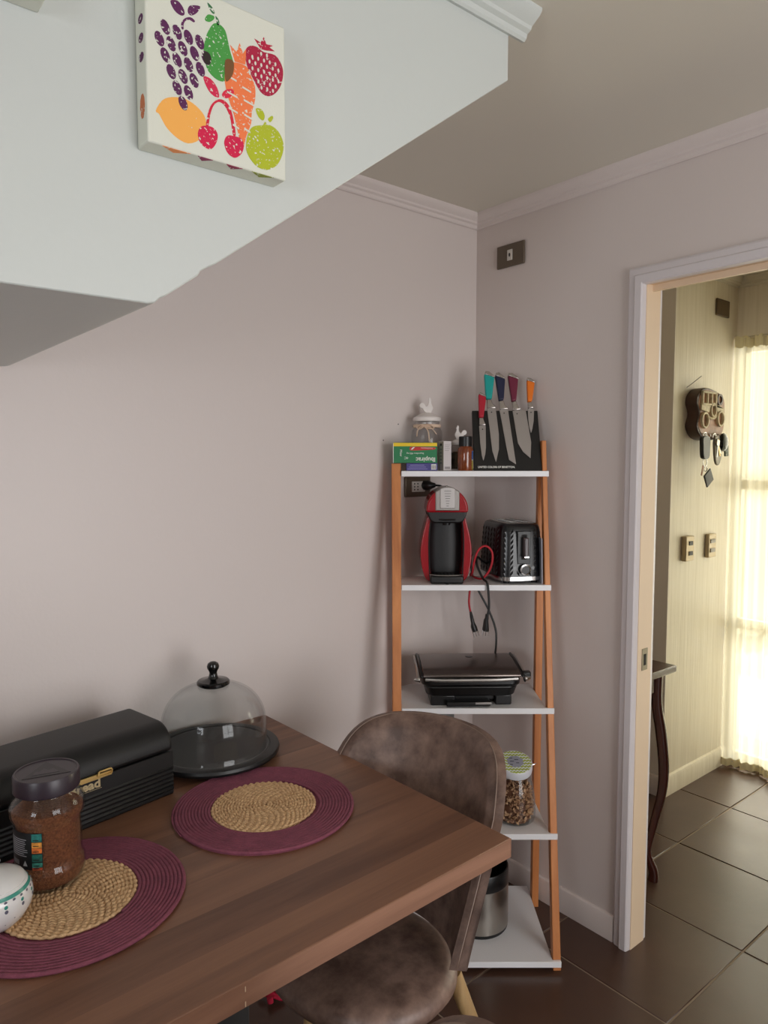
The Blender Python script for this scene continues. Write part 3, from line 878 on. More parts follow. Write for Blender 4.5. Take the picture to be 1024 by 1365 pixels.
for x in (-0.60, -1.30):
    for y in (0.05, TD - 0.11):
        MB().box(x - 0.03, x + 0.03, y, y + 0.06, 0, T - TH).build('leg', M['dark_metal'], ta, bevel=0.003)
    MB().box(x - 0.02, x + 0.02, 0.11, TD - 0.11, T - TH - 0.05, T - TH).build('cross_rail', M['dark_metal'], ta)
MB().box(-1.28, -0.59, 0.44, 0.48, T - TH - 0.05, T - TH).build('long_rail', M['dark_metal'], ta)

# ------------------------------------------------------------------ coiled placemats
M['purple_cord'] = mat('plum_cotton_cord', (130, 68, 86), 0.9, bump=0.5, bscale=300, vary=0.15, vscale=60)
M['jute'] = mat('braided_jute', (176, 138, 100), 0.9, bump=0.4, bscale=400, rgb2=(230, 194, 148), vscale=160)


def spiral(r0, r1, pitch, rad, step, z, braid=0.0, seed=0):
    rnd = random.Random(seed)
    pts, rr = [], []
    a, r_ = 0.0, r0
    k = 0
    while r_ < r1:
        q = r_ + (pitch * 0.10 * math.sin(k * 1.3) if braid else 0)
        pts.append((q * math.cos(a), q * math.sin(a), z + (braid * 0.9 * math.sin(k * math.pi / 2) if braid else 0.0)))
        tp_ = max(0.25, min(1.0, (r1 - r_) / (pitch * 0.12)))
        rr.append(tp_ * rad * ((1 + 0.24 * math.sin(k * math.pi / 2 + 0.8)) if braid else 1) * rnd.uniform(0.97, 1.03))
        da = step / max(r_, 0.004)
        a += da
        r_ += pitch * da / (2 * math.pi)
        k += 1
    return MB().tube(pts, rr, 6, flat=0.92)


def placemat(loc, rz, label, seed):
    t = thing('placemat', label, 'placemat', loc, rz, 'round coiled placemats on the table')
    MB().lathe([(0, 0), (0.190, 0), (0.190, 0.003), (0, 0.003)], 64).build('backing', M['purple_cord'], t)
    spiral(0.003, 0.113, 0.0066, 0.0037, 0.0034, 0.0052, 0.0010, seed).build('jute_centre', M['jute'], t, sharp=180)
    spiral(0.1165, 0.194, 0.0068, 0.0041, 0.010, 0.0048, 0, seed).build('cord_border', M['purple_cord'], t, sharp=180)
    return t


placemat((-1.190, -0.503, T), R(40), 'round plum placemat with jute centre, empty, beside the glass dome', 1)
placemat((-1.618, -0.573, T), R(-60), 'round plum placemat with jute centre, under the coffee jar and sugar bowl', 2)

# ------------------------------------------------------------------ glass cake dome on its board
M['black_wood'] = mat('black_painted_wood', (18, 19, 20), 0.42, bump=0.05, bscale=120)
M['gloss_black'] = mat('gloss_black_lacquer', (12, 12, 13), 0.15)
M['glass'] = thin_glass('clear_glass', (0.955, 0.965, 0.965), 0.01, 0.9)
cs_ = thing('cake_stand', 'black round cake board under the glass dome', 'cake board', (-1.149, -0.180, T))
MB().lathe([(0, 0), (0.122, 0), (0.124, 0.010), (0.150, 0.0105), (0.163, 0.014), (0.165, 0.020), (0.163, 0.0265), (0.156, 0.029), (0.142, 0.028), (0.140, 0.026), (0, 0.026)], 72).build('board', M['black_wood'], cs_)
dm = thing('glass_dome', 'clear glass cloche dome with a black turned knob', 'cake dome', (-1.149, -0.180, T + 0.0261))
pf = []
for i in range(15):
    a = i / 14 * math.pi / 2
    pf.append((0.129 * math.cos(a) ** 0.78 if i < 14 else 0.018, 0.052 + 0.112 * math.sin(a) ** 0.92))
pf = [(0.136, 0.0), (0.1335, 0.006), (0.1325, 0.02)] + [(max(r_ + 0.003, 0.018), z) for r_, z in pf]
inner = [(max(r_ - 0.0032, 0.016), z - 0.003 if z > 0.05 else z) for r_, z in pf]
MB().lathe(pf + inner[::-1] + [pf[0]], 64).build('dome', M['glass'], dm)
kn = MB().lathe([(0, 0.160), (0.036, 0.160), (0.041, 0.164), (0.041, 0.170), (0.038, 0.173), (0.024, 0.175), (0.014, 0.178), (0.011, 0.184), (0.0095, 0.192), (0.011, 0.197), (0.0145, 0.203), (0.0155, 0.209), (0.013, 0.216), (0.007, 0.220), (0, 0.221)], 32)
kn.build('knob', M['gloss_black'], dm)

# ------------------------------------------------------------------ bread bin
M['bin'] = mat('black_powder_coat', (13, 14, 15), 0.48, bump=0.06, bscale=300)
M['brass'] = mat('brass', (232, 200, 130), 0.36, metal=0.85)
M['gold_print'] = mat('gold_print', (186, 168, 130), 0.5)
bb = thing('bread_bin', 'black metal bread bin with ribbed front and brass latch', 'bread bin', (-1.315, -0.313, T), R(10.4))
BW, BD = 0.42, 0.190
pf = [(0.004, 0.0), (0.0, 0.004), (0.0, 0.008)]
for k in range(6):
    z = 0.012 + k * 0.0098
    pf += [(0.0, z), (-0.0022, z + 0.0018), (-0.0022, z + 0.0040), (0.0, z + 0.0058)]
pf += [(0.0, 0.1015), (0.190, 0.1015), (0.190, 0.004), (0.186, 0.0)]
MB().prism(pf, -BW, 0, 'YZ').build('body', M['bin'], bb, bevel=0.0012, seg=1)
lid = [(0.0, 0.1028)] + [(0.052 - 0.052 * math.cos(R(a)), 0.112 + 0.050 * math.sin(R(a))) for a in range(0, 91, 9)] + [(0.165 + 0.025 * math.sin(R(a)), 0.137 + 0.025 * math.cos(R(a))) for a in range(0, 91, 15)] + [(0.190, 0.1028)]
MB().prism(lid, -BW, 0, 'YZ').build('lid', M['bin'], bb, bevel=0.010, seg=4, sharp=50)
lt = MB()
lt.box(-0.236, -0.150, -0.004, 0.0005, 0.0985, 0.1085)
lt.tube([(-0.180, -0.006, 0.114), (-0.154, -0.006, 0.114), (-0.151, -0.006, 0.110), (-0.152, -0.006, 0.103)], 0.0022, 6)
lt.tube([(-0.180, -0.006, 0.114), (-0.182, -0.006, 0.106), (-0.176, -0.006, 0.103), (-0.152, -0.006, 0.103)], 0.0022, 6)
lt.tube([(-0.231, -0.004, 0.117), (-0.231, -0.004, 0.104)], 0.0025, 6)
lt.build('latch', M['brass'], bb, bevel=0.001, seg=1)
text('Bread', 0.0255, M['gold_print'], bb, (-0.242, -0.0003, 0.0808), depth=0.0003, bold=0.0008, sx=1.12)
MB().box(-0.246, -0.172, -0.0005, 0, 0.0770, 0.0776).build('gold_line', M['gold_print'], bb)

# ------------------------------------------------------------------ coffee jar
M['coffee'] = mat('instant_coffee', (94, 50, 28), 0.9, bump=1.0, bscale=420, rgb2=(150, 92, 56), vscale=260)
M['lid_plum'] = mat('dark_plum_lid', (44, 34, 44), 0.35)
M['label_black'] = mat('black_label', (20, 24, 28), 0.45)
M['white_ink'] = mat('white_ink', (170, 172, 178), 0.6)
cj = thing('coffee_jar', 'glass jar of brown instant coffee with a dark plum lid', 'jar', (-1.629, -0.504, T + 0.0095), R(-14))
out = [(0, 0.001), (0.040, 0.001), (0.047, 0.004), (0.051, 0.012), (0.0535, 0.024), (0.0525, 0.036), (0.0495, 0.042), (0.0485, 0.050), (0.0485, 0.105), (0.0495, 0.112), (0.0535, 0.118), (0.0550, 0.126), (0.0545, 0.138), (0.050, 0.148), (0.0440, 0.155), (0.0425, 0.162), (0.0425, 0.172)]
MB().lathe(out + [(r_ - 0.0022, z) for r_, z in out[::-1][:-1]] + [(0, 0.004)], 48).build('glass_body', M['glass'], cj)
fil = [(0, 0.006), (0.040, 0.006), (0.0455, 0.009), (0.0485, 0.015), (0.0508, 0.024), (0.0498, 0.036), (0.0468, 0.042), (0.0458, 0.050), (0.0458, 0.105), (0.0468, 0.112), (0.050, 0.119), (0.0508, 0.126), (0.047, 0.130), (0, 0.132)]
MB().lathe(fil, 48).build('coffee', M['coffee'], cj)
ld_ = MB().lathe([(0, 0.160), (0.0465, 0.160), (0.0480, 0.162), (0.0480, 0.186), (0.0465, 0.1895), (0.0440, 0.1895), (0.0425, 0.1880), (0, 0.1880)], 56).build('lid', M['lid_plum'], cj)
em = MB().prism([(-0.034, -0.020), (0.034, -0.020), (0.0, 0.036)], 0.1879, 0.1886, 'XY')
em.build('lid_emblem', mat('dark_emblem', (28, 22, 28), 0.4), ld_)
hill = MB().prism([(-0.020, -0.012), (0.018, -0.012), (0.010, 0.006), (0.003, 0.000), (-0.003, 0.010), (-0.010, -0.002), (-0.014, 0.002)], 0.1886, 0.1889, 'XY')
hill.build('lid_emblem', M['lid_plum'], ld_)


def wrap(a0, a1, z0, z1, r, n=14):
    return MB().grid(n, 2, lambda u, v: (r * math.cos(R(a0 + (a1 - a0) * u)), r * math.sin(R(a0 + (a1 - a0) * u)), z0 + (z1 - z0) * v))


lb = wrap(-176, -100, 0.046, 0.107, 0.04905).build('label', M['label_black'], cj)
rn = random.Random(3)
for k in range(9):
    z = 0.095 - k * 0.0034
    wrap(-168, -126 - rn.uniform(0, 9), z, z + 0.0011, 0.04925, 8).build('label_print', M['white_ink'], lb)
for k in range(12):
    a = -166 + k * 1.7
    wrap(a, a + (0.6, 1.0)[k % 2], 0.052, 0.060, 0.04925, 2).build('label_print', M['white_ink'], lb)
MB().grid(2, 2, lambda u, v: (0.04928 * math.cos(R(-136 + 9 * v * 0.5 + u * (9 - 9 * v))), 0.04928 * math.sin(R(-136 + 9 * v * 0.5 + u * (9 - 9 * v))), 0.052 + 0.009 * v)).build('label_print', M['white_ink'], lb)
for z0, z1, c_ in ((0.046, 0.050, (176, 74, 44)), (0.0505, 0.058, (52, 128, 116)), (0.060, 0.072, (30, 96, 86)), (0.074, 0.083, (214, 112, 46)), (0.0835, 0.092, (226, 146, 60)), (0.093, 0.106, (30, 110, 104))):
    wrap(-118, -101, z0, z1, 0.04925, 6).build('label_picture', mat('label_ink', c_, 0.5, vary=0.5, vscale=160), lb)
    wrap(-116, -106, z0 + 0.002, z0 + 0.0035, 0.04940, 4).build('label_picture', M['label_black'], lb)

for o in [cj]:
    o.scale = (1.14, 1.14, 1.055)

# ------------------------------------------------------------------ sugar bowl
M['china'] = mat('white_china', (226, 226, 226), 0.15, coat=0.3)
M['teal'] = mat('teal_glaze', (60, 146, 132), 0.25)
M['grey_glaze'] = mat('grey_glaze', (96, 96, 112), 0.3)
sg = thing('sugar_bowl', 'white china sugar bowl with teal dotted border, at the left edge', 'sugar bowl', (-1.733, -0.580, T + 0.0095))
bp_ = [(0, 0.0), (0.034, 0.0), (0.038, 0.003), (0.050, 0.014), (0.060, 0.030), (0.0635, 0.046), (0.061, 0.060), (0.0545, 0.070), (0.050, 0.073)]
MB().lathe(bp_ + [(0.047, 0.071), (0, 0.060)], 48).build('bowl', M['china'], sg)
ldp = [(0.0, 0.070), (0.051, 0.0715), (0.052, 0.0745), (0.048, 0.080), (0.036, 0.087), (0.020, 0.0915), (0.010, 0.093), (0.008, 0.097), (0.011, 0.103), (0.013, 0.109), (0.009, 0.115), (0, 0.117)]
MB().lathe(ldp, 48).build('lid', M['china'], sg)
tv = MB()
MB().lathe([(0.0545, 0.0690), (0.0555, 0.0695), (0.0565, 0.0672), (0.0585, 0.0640), (0.0577, 0.0635), (0.0545, 0.0690)], 64).build('teal_band', M['teal'], sg)


def bowl_r(z):
    for (r0, z0), (r1, z1) in zip(bp_, bp_[1:]):
        if z0 <= z <= z1:
            return r0 + (r1 - r0) * (z - z0) / (z1 - z0)
    return 0.05


for k in range(26):
    a = 2 * math.pi * k / 26
    for z, rr1, m_, on in ((0.0612, 0.0028, M['grey_glaze'], True), (0.0545, 0.0032, M['teal'], k % 2 == 0), (0.0475, 0.0030, M['grey_glaze'], k % 2 == 0), (0.030, 0.0009, M['grey_glaze'], k % 2 == 1), (0.022, 0.0009, M['grey_glaze'], k % 2 == 0)):
        if on:
            r_ = bowl_r(z)
            MB().ball((0, 0, 0), rr1, 8, (0.25, 1, 1.1)).build('painted_dot', m_, sg, loc=(r_ * math.cos(a), r_ * math.sin(a), z), rot=(0, 0, a))

sg.scale = (0.92, 0.92, 0.95)

# ------------------------------------------------------------------ leather dining chairs
M['leather'] = mat('brown_distressed_leather', (86, 66, 58), 0.44, bump=0.15, bscale=70, rgb2=(136, 111, 99), vscale=20)
M['ash'] = wood('pale_ash_leg', (132, 104, 68), (176, 146, 102), 0.45, 'Z', 14)
M['piping'] = mat('leather_piping', (132, 112, 100), 0.4)


def back_pt(u, v, off=0.0):
    """u -1..1 along the shell from one front edge round the back to the other, v 0..1 up; local +x is where the sitter faces"""
    ph = u * R(78)
    base = Vector((-0.055 - 0.145 * math.cos(ph) + 0.035, 0.202 * math.sin(ph) / math.sin(R(78)), 0.44))
    e = abs(u)
    zt = 0.861 - 0.020 * e ** 2 - 0.105 * e ** 5
    z = 0.468 + (zt - 0.468) * v
    lean = 0.165 * (v ** 1.1)
    x = base.x - lean * (0.75 + 0.25 * math.cos(ph))
    y = base.y * (1 + 0.10 * v - 0.06 * v * v)
    n = Vector((-math.cos(ph), math.sin(ph), 0.25)).normalized()
    return Vector((x, y, z)) + n * off


def make_chair():
    t = bpy.data.objects.new('dining_chair', None); COL.objects.link(t)
    sh = MB()
    nu, nv, th = 41, 16, 0.040
    rings = []
    for i in range(nu):
        u = -1 + 2 * i / (nu - 1)
        inn = [back_pt(u, j / (nv - 1), 0) for j in range(nv)]
        outp = [back_pt(u, j / (nv - 1), th) for j in range(nv)]
        cap = [(inn[-1] + outp[-1]) / 2 + Vector((0, 0, 0.008))]
        rings.append(inn + cap + outp[::-1])
    n = len(rings[0])
    vs = [p for r_ in rings for p in r_]
    fs = [(i * n + k, i * n + (k + 1) % n, (i + 1) * n + (k + 1) % n, (i + 1) * n + k) for i in range(nu - 1) for k in range(n)]
    fs += [tuple(range(n)), tuple(range((nu - 1) * n, nu * n))]
    sh.add(vs, fs)
    bk = sh.build('backrest', M['leather'], t, bevel=0.008, seg=3, sharp=60)
    for s_ in (th * 0.5,):
        pts = [back_pt(-1, j / 11, s_) for j in range(12)] + [back_pt(-1 + 2 * i / 40, 1, s_) for i in range(1, 40)] + [back_pt(1, 1 - j / 11, s_) for j in range(12)]
        pts = [p + Vector((0.003 if abs(p.y) > 0.15 else 0, 0, 0.003)) for p in pts]
        MB().tube([p + Vector((0, 0, 0.0035)) for p in pts], 0.0016, 6).build('seam', M['piping'], bk, sharp=180)
    # seat cushion: rounded square plan, domed
    st_ = MB()
    prof_ = [(0.0, 0.462), (0.40, 0.464), (0.70, 0.463), (0.88, 0.458), (0.96, 0.449), (1.0, 0.436), (1.0, 0.420), (0.95, 0.405), (0.80, 0.400), (0.0, 0.400)]
    N_ = 56
    vs, rows = [], []
    for q, z in prof_:
        if q == 0:
            rows.append([len(vs)]); vs.append((0, 0, z)); continue
        rows.append(list(range(len(vs), len(vs) + N_)))
        for k in range(N_):
            a = 2 * math.pi * k / N_
            ca, sa = math.cos(a), math.sin(a)
            e = 2.15
            rr3 = (abs(ca) ** e + abs(sa) ** e) ** (-1 / e)
            w = 0.218
            vs.append(((0.187 * q * rr3 * ca - 0.004), w * q * rr3 * sa, z))
    fs = []
    for A, B in zip(rows, rows[1:]):
        for k in range(N_):
            k2 = (k + 1) % N_
            if len(A) == 1: fs.append((A[0], B[k], B[k2]))
            elif len(B) == 1: fs.append((A[k], A[k2], B[0]))
            else: fs.append((A[k], A[k2], B[k2], B[k]))
    st_.add(vs, fs).build('seat', M['leather'], t, sharp=70)
    MB().box(-0.145, 0.125, -0.13, 0.13, 0.385, 0.402).build('seat_frame', M['ash'], t)
    for sx in (1, -1):
        for sy in (1, -1):
            a = Vector((0.050 * sx, 0.085 * sy, 0.402)); b = Vector((0.070 * sx, 0.110 * sy, 0.0))
            if sx < 0:
                a = Vector((-0.125, 0.165 * sy, 0.402)); b = Vector((-0.235, 0.262 * sy, 0.0))
            MB().tube([a, a.lerp(b, 0.4), b], [0.0185, 0.0165, 0.011], 14).build('leg', M['ash'], t, sharp=60)
    return t


ch = make_chair()
ch.location = (-1.038, -0.640, 0); ch.rotation_euler = (0, 0, R(192.5))
tag(ch, 'brown leather dining chair tucked under the right end of the table', 'chair', 'brown leather dining chairs')
c2 = ch.copy(); COL.objects.link(c2)
for p in list(ch.children):
    q = p.copy(); COL.objects.link(q); q.parent = c2
    for g in p.children:
        w = g.copy(); COL.objects.link(w); w.parent = q
c2.location = (-1.687, -1.233, 0); c2.rotation_euler = (0, 0, R(140))
tag(c2, 'nearer leather dining chair, only the tip of its backrest at the bottom edge', 'chair', 'brown leather dining chairs')

# crumpled crimson cloth on the floor under the table
rg = MB()
rnd = random.Random(5)
rg.grid(9, 7, lambda u, v: (0.055 * (u - 0.5) * (1 + 0.5 * math.sin(7 * v)), 0.05 * (v - 0.5) + 0.016 * math.sin(9 * u), 0.010 + 0.012 * math.sin(8 * u + 3 * v) * math.cos(6 * v - 2 * u) + 0.002))
rgo = rg.build('red_cloth', mat('crimson_cloth', (176, 16, 52), 0.8), None, solid=0.002, subsurf=1, loc=(-0.962, -0.146, 0.002), rot=(0, 0, R(20)), sharp=180)
tag(rgo, 'small crumpled crimson cloth on the floor under the table', 'cloth')

# ------------------------------------------------------------------ ladder shelf across the corner
M['pine'] = wood('orange_pine', (170, 100, 52), (214, 142, 84), 0.45, 'Z', 9, bump=0.1)
M['white_board'] = mat('white_board', (234, 234, 236), 0.35, bump=0.03, bscale=80)
LV = [(1.492, 2.306), (1.132, 2.248), (0.757, 2.178), (0.389, 2.110), (0.032, 2.038)]
un = thing('ladder_shelf', 'ladder shelf of orange pine posts with five white boards, in the corner', 'shelf', S(0.29, 2.22), SROT)
U0 = Vector((0.29, 2.22))


def L_(a, d):
    return (a - U0.x, d - U0.y)


for z, d in LV:
    poly = [L_(0.056, d), L_(0.530, d), L_(0.530, d + 0.011), L_(0.5055, d + 0.011), L_(0.5035, 2.425), L_(0.090, 2.425), L_(0.056, 2.398)]
    MB().prism(poly, z - 0.018, z, 'XY').build('shelf_board', M['white_board'], un, bevel=0.001, seg=1)


def dl(z):
    return 2.306 + (z - 1.492) * 0.1836 + 0.012


def post(a0, a1, b0, b1, dep, ztop, z0=0.0):
    vs = []
    for z, (p, q) in ((z0, (a0, a1)), (ztop, (b0, b1))):
        d = dl(z)
        for a, dd in ((p, d), (q, d), (q, d + dep), (p, d + dep)):
            x, y = L_(a, dd)
            vs.append((x, y, z))
    return MB().add(vs, [(0, 3, 2, 1), (4, 5, 6, 7), (0, 1, 5, 4), (1, 2, 6, 5), (2, 3, 7, 6), (3, 0, 4, 7)])


post(0.0300, 0.0545, 0.0245, 0.0545, 0.030, 1.5165).build('front_post', M['pine'], un, bevel=0.002)
post(0.5070, 0.5310, 0.5120, 0.5265, 0.030, 1.590).build('front_post', M['pine'], un, bevel=0.002)
for a0, a1, zt in ((0.0280, 0.0545, 1.515), (0.5060, 0.5290, 1.560)):
    x0, y0 = L_(a0, 2.352); x1, y1 = L_(a1, 2.384)
    MB().box(x0, x1, y0, y1, 0, zt).build('rear_post', M['pine'], un, bevel=0.002)


def sthing(name, label, cat, a, d, z, rz=0.0, group=None):
    return thing(name, label, cat, S(a, d, z), SROT + rz, group)


# ------------------------------------------------------------------ top board: medicine boxes, jars, knife block
Z1 = 1.4925
M['box_green'] = mat('green_carton', (24, 118, 70), 0.45)
M['box_yellow'] = mat('yellow_print', (232, 196, 30), 0.45)
M['box_red'] = mat('red_print', (190, 42, 40), 0.45)
M['box_white'] = mat('white_carton', (206, 200, 200), 0.5)
M['box_purple'] = mat('violet_carton', (66, 60, 128), 0.45)
M['box_beige'] = mat('beige_carton', (150, 140, 128), 0.5)
M['ink_white'] = mat('white_print', (226, 226, 220), 0.5)
M['ink_grey'] = mat('grey_print', (110, 104, 104), 0.6)
vb = sthing('medicine_box', 'flat violet carton lying under the green medicine box', 'box', 0.122, 2.335, Z1)
MB().box(-0.050, 0.050, -0.024, 0.020, 0, 0.0245).build('carton', M['box_purple'], vb, bevel=0.0008, seg=1)
MB().box(0.030, 0.046, -0.0244, -0.0238, 0.004, 0.021).build('white_panel', M['ink_white'], vb)
for k in range(4):
    MB().box(0.0315 + k * 0.0036, 0.0335 + k * 0.0036, -0.0246, -0.0243, 0.006, 0.018).build('bar_print', M['ink_grey'], vb)
for k in range(3):
    MB().box(-0.046 + k * 0.004, 0.018 - k * 0.005, -0.0244, -0.0238, 0.005 + k * 0.006, 0.0072 + k * 0.006).build('line_print', mat('lilac_print', (128, 122, 176), 0.5), vb)
gb = sthing('medicine_box', 'green and yellow medicine box with upside-down lettering, on top of the violet carton', 'box', 0.1015, 2.338, Z1 + 0.0250)
MB().box(-0.0720, 0.0695, -0.026, 0.019, 0, 0.0655).build('carton', M['box_green'], gb, bevel=0.001, seg=1)
MB().box(-0.0712, 0.0690, -0.0264, -0.0258, 0.0535, 0.0645).build('yellow_stripe', M['box_yellow'], gb)
MB().box(-0.0724, -0.0706, -0.0262, 0.019, 0.001, 0.064).build('white_edge', M['ink_white'], gb)
MB().prism(smooth_poly([(-0.018, 0.042), (-0.006, 0.040), (0.058, 0.043), (0.058, 0.050), (-0.004, 0.052), (-0.018, 0.050)], 3), -0.0264, -0.0258, 'XZ').build('red_flash', M['box_red'], gb)
MB().prism([(-0.016, 0.043), (-0.010, 0.043), (-0.002, 0.051), (-0.008, 0.051)], -0.0266, -0.0263, 'XZ').build('white_mark', M['ink_white'], gb)
up = (R(90), R(180), 0)
text('Ibupirac', 0.0200, M['ink_white'], gb, (0.0640, -0.0263, 0.0175), up, sx=0.98, bold=0.0003)
text('4C', 0.0115, M['ink_white'], gb, (-0.0230, -0.0263, 0.0200), up)
text('Ibuprofeno 400 mg', 0.0072, M['ink_white'], gb, (0.0270, -0.0263, 0.0330), up)
text('Antiinflamatorio', 0.0058, M['ink_white'], gb, (0.0555, -0.0266, 0.0495), up)
text('Pfizer', 0.0100, M['ink_white'], gb, (-0.0500, -0.0263, 0.0430), (R(90), R(90), 0))
wb = sthing('medicine_box', 'slim upright white and beige carton between the green box and brown bottle', 'box', 0.1985, 2.342, Z1, R(33))
MB().box(-0.0160, 0.0160, -0.0135, 0.0135, 0, 0.0960).build('carton', M['box_white'], wb, bevel=0.0008, seg=1)
MB().box(-0.0164, -0.0158, -0.0132, 0.0132, 0.001, 0.095).build('beige_side', M['box_beige'], wb)
for k in range(5):
    MB().prism([(-0.006, 0.022 + k * 0.011), (0.006, 0.022 + k * 0.011), (0.004, 0.028 + k * 0.011), (-0.004, 0.028 + k * 0.011)], -0.0166, -0.0163, 'YZ').build('side_print', M['ink_grey'], wb)
MB().ball((-0.0163, 0, 0.084), 0.005, 8, (0.1, 1, 1)).build('side_mark', M['slot'], wb)
for k in range(7):
    MB().box(-0.010 + k * 0.003, -0.0084 + k * 0.003, -0.0139, -0.0134, 0.006, 0.013).build('bar_print', M['ink_grey'], wb)
for k in range(4):
    MB().box(-0.011, 0.010 - (k % 2) * 0.004, -0.0138, -0.0134, 0.083 - k * 0.006, 0.0838 - k * 0.006).build('line_print', M['ink_grey'], wb)

M['white_ceramic'] = mat('white_ceramic', (222, 216, 212), 0.3)
M['jar_glass'] = thin_glass('jar_glass', (0.93, 0.93, 0.93), 0.02, 1.0)
M['ribbon'] = mat('natural_raffia', (216, 190, 168), 0.8, bump=0.3, bscale=200)


def rooster(par, m, s, z, flip=1):
    """small moulded rooster finial: breast, raised neck with beak and comb, curled tail"""
    body = [(-8, 0), (-10, 4), (-13, 10), (-13, 16), (-10, 22), (-9, 28), (-11, 30.5), (-8.5, 32), (-7.5, 36.5), (-5, 36), (-3.5, 32.5), (-4, 26), (-1.5, 19), (3, 16), (4, 20), (8, 24), (13, 24.5), (16.5, 21), (16.5, 16), (13, 12.5), (10, 12), (8, 7), (4, 3), (4, 0)]
    pts = smooth_poly([(x * flip * s, q * s) for x, q in body], 2)
    b = MB().prism(pts, -0.0055 * s / 0.001, 0.0055 * s / 0.001, 'XZ')
    return b.build('rooster_finial', m, par, bevel=0.0028 * s / 0.001, seg=3, loc=(0, 0, z), sharp=60)


bj = sthing('glass_jar', 'tall empty glass jar with raffia bow and white rooster lid, behind the medicine boxes', 'jar', 0.1440, 2.4160, Z1)
jp = [(0, 0.001), (0.048, 0.001), (0.0515, 0.005), (0.0520, 0.012), (0.0520, 0.118), (0.0505, 0.130), (0.0465, 0.139), (0.0425, 0.144), (0.0415, 0.149), (0.0425, 0.157), (0.0420, 0.163)]
MB().lathe(jp + [(r_ - 0.0025, z) for r_, z in jp[::-1][:-1]] + [(0, 0.0045)], 40).build('glass_body', M['jar_glass'], bj)
MB().lathe([(0, 0.163), (0.044, 0.163), (0.0465, 0.166), (0.0470, 0.172), (0.0450, 0.1765), (0.036, 0.181), (0.024, 0.188), (0.012, 0.192), (0, 0.193)], 40).build('lid', M['white_ceramic'], bj)
rooster(bj, M['white_ceramic'], 0.00145, 0.189, -1)
MB().tube([(0.0440 * math.cos(a * math.pi / 12), 0.0440 * math.sin(a * math.pi / 12), 0.1475) for a in range(25)], 0.0032, 6, flat=1.8).build('raffia_tie', M['ribbon'], bj)
for s_, pts in enumerate(([(-0.012, -0.046, 0.147), (-0.026, -0.049, 0.143), (-0.034, -0.047, 0.128), (-0.036, -0.046, 0.112)], [(-0.012, -0.046, 0.147), (-0.024, -0.050, 0.150), (-0.036, -0.045, 0.142), (-0.026, -0.050, 0.136), (-0.012, -0.047, 0.146)],
                          [(-0.012, -0.046, 0.147), (0.004, -0.050, 0.151), (0.020, -0.048, 0.140), (0.004, -0.051, 0.137), (-0.012, -0.047, 0.146)], [(-0.012, -0.046, 0.147), (0.000, -0.050, 0.132), (0.004, -0.052, 0.112), (0.006, -0.0535, 0.090)],
                          [(-0.012, -0.046, 0.147), (0.010, -0.050, 0.140), (0.022, -0.050, 0.128), (0.028, -0.049, 0.120)])):
    MB().tube(smooth_path(pts, 5), 0.0078, 6, flat=0.22).build('raffia_bow', M['ribbon'], bj, sharp=180)
sj = sthing('glass_jar', 'small glass jar of dark herbs with white rooster lid, behind the brown bottle', 'jar', 0.2530, 2.3980, Z1)
jp2 = [(0, 0.001), (0.030, 0.001), (0.0325, 0.005), (0.0330, 0.070), (0.030, 0.080), (0.028, 0.085)]
MB().lathe(jp2 + [(r_ - 0.002, z) for r_, z in jp2[::-1][:-1]] + [(0, 0.004)], 32).build('glass_body', M['jar_glass'], sj)
MB().lathe([(0, 0.005), (0.029, 0.005), (0.0302, 0.010), (0.0302, 0.058), (0.022, 0.062), (0, 0.060)], 28).build('dried_herbs', mat('dried_herbs', (62, 54, 40), 0.9, bump=1.0, bscale=300, rgb2=(112, 92, 66), vscale=120), sj)
MB().lathe([(0, 0.085), (0.029, 0.085), (0.0305, 0.088), (0.0300, 0.093), (0.022, 0.100), (0.010, 0.104), (0, 0.105)], 32).build('lid', M['white_ceramic'], sj)
rooster(sj, M['white_ceramic'], 0.00128, 0.102)

M['amber'] = mat('amber_plastic', (96, 42, 18), 0.12, rgb2=(140, 70, 34), vscale=40, coat=0.4)
bt = sthing('pill_bottle', 'brown amber bottle with a black screw cap', 'bottle', 0.2640, 2.3330, Z1)
MB().lathe([(0, 0), (0.0235, 0), (0.0250, 0.003), (0.0250, 0.066), (0.0235, 0.073), (0.0190, 0.0775), (0.0185, 0.084), (0, 0.084)], 36).build('bottle_body', M['amber'], bt)
cp = MB()
for k in range(36):
    a0, a1 = 2 * math.pi * k / 36, 2 * math.pi * (k + 0.55) / 36
    r_ = 0.0215
    cp.add([(r_ * math.cos(a0), r_ * math.sin(a0), 0.080), (r_ * math.cos(a1), r_ * math.sin(a1), 0.080), (r_ * math.cos(a1), r_ * math.sin(a1), 0.108), (r_ * math.cos(a0), r_ * math.sin(a0), 0.108)], [(0, 1, 2, 3)])
cp.lathe([(0, 0.079), (0.0210, 0.079), (0.0210, 0.109), (0.0195, 0.111), (0, 0.111)], 36)
cp.build('cap', M['black'], bt)
lbm = [wrap(-42, 40, 0.004, 0.064, 0.0253).build('label', M['ink_white'], bt)]
wrap(-42, -18, 0.036, 0.064, 0.0255).build('label_print', mat('blue_print', (40, 84, 150), 0.5), lbm[0])
wrap(-42, -18, 0.004, 0.034, 0.0255).build('label_print', mat('olive_print', (150, 140, 60), 0.5), lbm[0])

